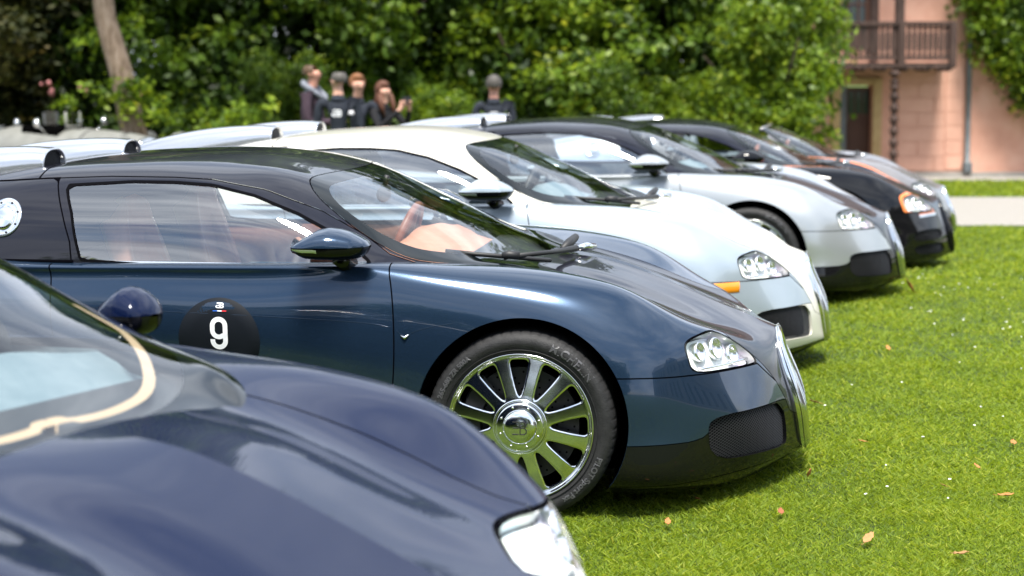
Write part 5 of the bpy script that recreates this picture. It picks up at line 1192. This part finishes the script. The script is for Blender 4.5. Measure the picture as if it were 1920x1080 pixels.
# ------------------------------------------------------------------ people
m_skin = [noise_mat('skin_fair', [(.52, .28, .20), (.60, .35, .26)], 12, .5), noise_mat('skin_ruddy', [(.50, .24, .17), (.58, .30, .22)], 12, .5)]
def cloth(nm, c): return noise_mat(nm, [tuple(v * .8 for v in c), tuple(v * 1.2 for v in c)], 14, .85, bump=.4, bscale=30)
m_purple = cloth('plum_jacket', (.045, .028, .040)); m_ink = cloth('navy_fleece', (.018, .022, .032)); m_blk = cloth('black_top', (.008, .008, .010)); m_jean = cloth('dark_trousers', (.02, .022, .03)); m_grhood = cloth('grey_hood', (.17, .18, .21)); m_shoe = mat('black_shoes', (.01, .01, .01), .4)
m_hair = {k: noise_mat(k, [c, tuple(v * 1.8 for v in c)], 60, .6, stretch=(1, 1, .2)) for k, c in dict(brown_hair=(.06, .035, .02), grey_hair=(.055, .05, .045), ginger_hair=(.13, .055, .022), auburn_hair=(.07, .028, .016), short_hair=(.05, .045, .04)).items()}
def person(x, y, rz, h, label, skin, jacket, hair, arms='down', head_turn=0., long_hair=False, bald=0., female=False, zo=0.):
    """front is -y in the figure's own frame"""
    P = empty('person', (x, y, ground_z(y) + zo), rz); tag(P, label, 'person', 'people standing behind the cars'); k = h / 1.8; sw = .185 if female else .205
    V = []; E_ = []; Rr = []
    def v(p, r, par=None):
        V.append(tuple(c * k for c in p)); Rr.append(r * k); i = len(V) - 1
        if par is not None: E_.append((par, i))
        return i
    pel = v((0, 0, .98), .135 if not female else .14); wa = v((0, .005, 1.12), .125 if not female else .105, pel); ch = v((0, .005, 1.30), .145 if not female else .12, wa); up = v((0, .015, 1.44), .10, ch); nk = v((0, .01, 1.52), .062, up); nk2 = v((0, -.002, 1.57), .060, nk)
    th = R(head_turn); c_, s_ = math.cos(th), math.sin(th); rot = lambda p: (p[0] * c_ - p[1] * s_, p[0] * s_ + p[1] * c_, p[2])
    jaw = v(rot((0, -.022, 1.63)), .066, nk2); face = v(rot((0, -.012, 1.685)), .082, jaw); sk = v(rot((0, .006, 1.73)), .086, face); nose = v(rot((0, -.100, 1.675)), .010, face)
    for s in (1, -1): v(rot((.088 * s, .006, 1.678)), .012, face)
    hands = []
    for s in (1, -1):
        sh = v((sw * s, .01, 1.445), .062, up)
        A = {'down': [((.245 * s, .02, 1.16), .045), ((.25 * s, -.05, .93), .034)],
             'fold': [((.26 * s, -.02, 1.17), .05), ((.02 * s, -.25, 1.16), .038)],
             'phone': [((.25 * s, -.16, 1.24), .042), ((.085 * s, -.36, 1.46), .030)],
             'hold': [((.25 * s, -.04, 1.17), .045), ((.10 * s, -.26, 1.10), .034)]}[arms]
        el = v(A[0][0], A[0][1], sh); wr = v(A[1][0], A[1][1], el)
        e = Vector(A[0][0]); w_ = Vector(A[1][0]); d = (w_ - e).normalized()
        if arms == 'phone': d = Vector((-.15 * s, -.25, 1)).normalized()
        side = Vector((-s, 0, 0)) if arms != 'fold' else Vector((0, 0, 1)); side = (side - d * side.dot(d)).normalized(); oth = d.cross(side)
        pm = v(w_ + d * .05, .030, wr); hands.append((w_ + d * .09) * k)
        for f in range(4):
            o_ = (f - 1.5) * .017; L_ = (.062, .074, .070, .055)[f]; curl = {'down': .35, 'fold': .4, 'phone': .9, 'hold': .8}[arms]
            b0 = w_ + d * .085 + oth * o_; b1 = b0 + d * L_ * .5; b2 = b1 + (d * (1 - curl) + side * curl).normalized() * L_ * .55
            i0 = v(b0, .010, pm); i1 = v(b1, .009, i0); v(b2, .0075, i1)
        t0 = v(w_ + d * .045 + side * .03 - oth * .02, .011, pm); v(w_ + d * .09 + side * .05 - oth * .015, .009, t0)
    for s in (1, -1):
        hp_ = v((.095 * s, 0, .93), .10, pel); kn = v((.105 * s, -.015, .52), .062, hp_); an = v((.115 * s, .02, .10), .042, kn); he = v((.118 * s, -.02, .05), .045, an); v((.13 * s, -.16, .035), .035, he)
    me = bpy.data.meshes.new('body'); me.from_pydata(V, E_, []); o = bpy.data.objects.new('body', me); col.objects.link(o)
    sm = o.modifiers.new('skin', 'SKIN'); sm.use_smooth_shade = True; sm.branch_smoothing = .6
    if not me.skin_vertices: 
        bm = bmesh.new(); bm.from_mesh(me); bm.verts.layers.skin.verify(); bm.to_mesh(me); bm.free()
    sv = me.skin_vertices[0].data
    for i, r in enumerate(Rr): sv[i].radius = (r, r); sv[i].use_root = (i == 0)
    # flatter torso: wider in x than y
    for i, (a, b) in {0: (1.15, .85), 1: (1.15, .80), 2: (1.28, .82), 3: (1.5, .85)}.items(): sv[i].radius = (Rr[i] * b, Rr[i] * a)
    o.modifiers.new('sub', 'SUBSURF').levels = 2; o.modifiers['sub'].render_levels = 2
    dg = bpy.context.evaluated_depsgraph_get(); m2 = bpy.data.meshes.new_from_object(o.evaluated_get(dg)); bpy.data.objects.remove(o)
    for m_ in (jacket, m_jean, skin, m_shoe): m2.materials.append(m_)
    hs = [Vector(q_) for q_ in hands]
    for p in m2.polygons:
        c = p.center; z = c.z / k; mi = 0
        if z > 1.535 and abs(c.x) < .15 * k and abs(c.y) < .15 * k: mi = 2
        elif any((c - q_).length < .105 * k for q_ in hs): mi = 2
        elif z < .085: mi = 3
        elif z < .96 and abs(c.x) < .2 * k: mi = 1
        p.material_index = mi; p.use_smooth = True
    b = bpy.data.objects.new('body', m2); link(b, P)
    # hair cap, hugging the skull
    if hair:
        q = MB(); rows = []
        for a in np.linspace(0 if not bald else math.pi * .24, math.pi * .63, 12):
            rr = []
            for t in (np.linspace(0, 2 * math.pi, 25) if not bald else np.linspace(R(62), R(298), 25)):
                dx, dy, dz = math.sin(a) * math.sin(t), -math.sin(a) * math.cos(t), math.cos(a); fr = max(0, -dy)      # front factor
                lift = 1.0
                if not bald and fr > .30 and dz < .62: lift = .66
                if bald: lift = .90 - .10 * max(0, dz)
                rr.append(tuple(c * k for c in rot((dx * .099 * lift, .012 + dy * .110 * lift, 1.715 + dz * .112 * lift))))
            rows.append(rr)
        q.grid(rows)
        if long_hair:
            rows = []
            for t in np.linspace(-.05, 1.05, 16) * math.pi:
                rows.append([tuple(c * k for c in rot((math.cos(t) * w1, .03 + math.sin(t) * d1 + yy, zz_))) for zz_, w1, d1, yy in ((1.75, .085, .075, -.01), (1.66, .098, .085, -.01), (1.56, .105, .09, 0), (1.46, .12, .09, 0), (1.36, .11, .07, .0), (1.30, .07, .05, 0))])
            q.grid(rows)
            for s in (1, -1): q.tube([tuple(c * k for c in rot((.09 * s, -.02, 1.66))), tuple(c * k for c in rot((.105 * s, -.06, 1.52))), tuple(c * k for c in rot((.09 * s, -.10, 1.38)))], [.03, .035, .012], 8)
        hm = q.obj('hair', m_hair[hair], P)
    # eyes and mouth
    q = MB()
    for s in (1, -1): q.box(tuple(c * k for c in rot((.032 * s, -.092, 1.70))), (.010 * k, .003 * k, .005 * k), Matrix.Rotation(th, 3, 'Z'))
    q.box(tuple(c * k for c in rot((0, -.090, 1.640))), (.020 * k, .003 * k, .003 * k), Matrix.Rotation(th, 3, 'Z')); q.obj('face_features', mat('face_dark', (.10, .035, .03), .6), P)
    if arms in ('fold', 'down', 'hold', 'phone'):
        q = MB(); q.lathe([(.066 * k, 1.515 * k), (.080 * k, 1.50 * k), (.092 * k, 1.475 * k), (.07 * k, 1.46 * k)], 20, 'z', (0, .012 * k, 0)); q.obj('collar', m_grhood if hair == 'brown_hair' else jacket, P)
    return P, k, hands
def back_logo(P, k):
    o = MB(); 
    for pl in eb_strokes(0, 1.335 * k, .075 * k, .10 * k): o.add([(-x_, (.128 + .003) * k, z_) for x_, z_ in pl], [tuple(range(len(pl)))])
    bx = o.obj('back_emblem', MT['white'], P)
    return bx
a = person(-2.24, 19.2, R(80), 1.86, 'man with receding hair in plum jacket with grey hood, arms folded', m_skin[1], m_purple, 'brown_hair', 'fold', 0, bald=1.2)
q = MB(); 
for s in (1, -1): q.tube([(0, .10, 1.60), (.10 * s, .07, 1.575), (.125 * s, -.02, 1.52), (.09 * s, -.12, 1.44), (.02 * s, -.15, 1.40)], [.03, .035, .035, .03, .015], 8)
q.V = [tuple(c * a[1] for c in v) for v in q.V]; q.obj('hood', m_grhood, a[0])
b = person(-1.88, 18.5, R(178), 1.76, 'balding man in navy fleece with white emblem, back turned, left of the ginger man', m_skin[0], m_ink, 'grey_hair', 'down', 55, bald=1.2); back_logo(b[0], b[1])
c = person(-1.77, 19.6, R(8), 1.74, 'ginger haired man facing the camera between the balding man and the woman', m_skin[0], m_ink, 'ginger_hair', 'hold', 22)
q = MB(); q.box((-.08 * c[1], -.155 * c[1], 1.36 * c[1]), (.035 * c[1], .006, .022 * c[1])); q.obj('chest_badge', MT['white'], c[0], bevel=.01)
d = person(-1.48, 19.7, R(50), 1.66, 'woman with long auburn hair in black holding up a phone', m_skin[0], m_blk, 'auburn_hair', 'phone', 0, long_hair=True, female=True)
hh = sum((Vector(h_) for h_ in d[2]), Vector()) / 2; q = MB(); q.box((0, 0, 0), (.075, .005, .038)); ph = q.obj('phone', MT['dark'], None, smooth=False, bevel=.003); ph.matrix_world = Matrix.Translation(d[0].location) @ Matrix.Rotation(R(50), 4, 'Z') @ Matrix.Translation(hh + Vector((0, -.012, .035))); tag(ph, 'dark phone held up in both hands by the woman with long hair', 'phone')
e = person(-.215, 20.2, R(180), 1.74, 'lone man with short grey hair seen from behind in navy fleece with white emblem', m_skin[1], m_ink, 'short_hair', 'down', 0); back_logo(e[0], e[1])
q = MB(); q.box((-.235 * e[1], .0, 1.34 * e[1]), (.012, .03, .022)); q.obj('sleeve_badge', MT['red'], e[0], bevel=.004)
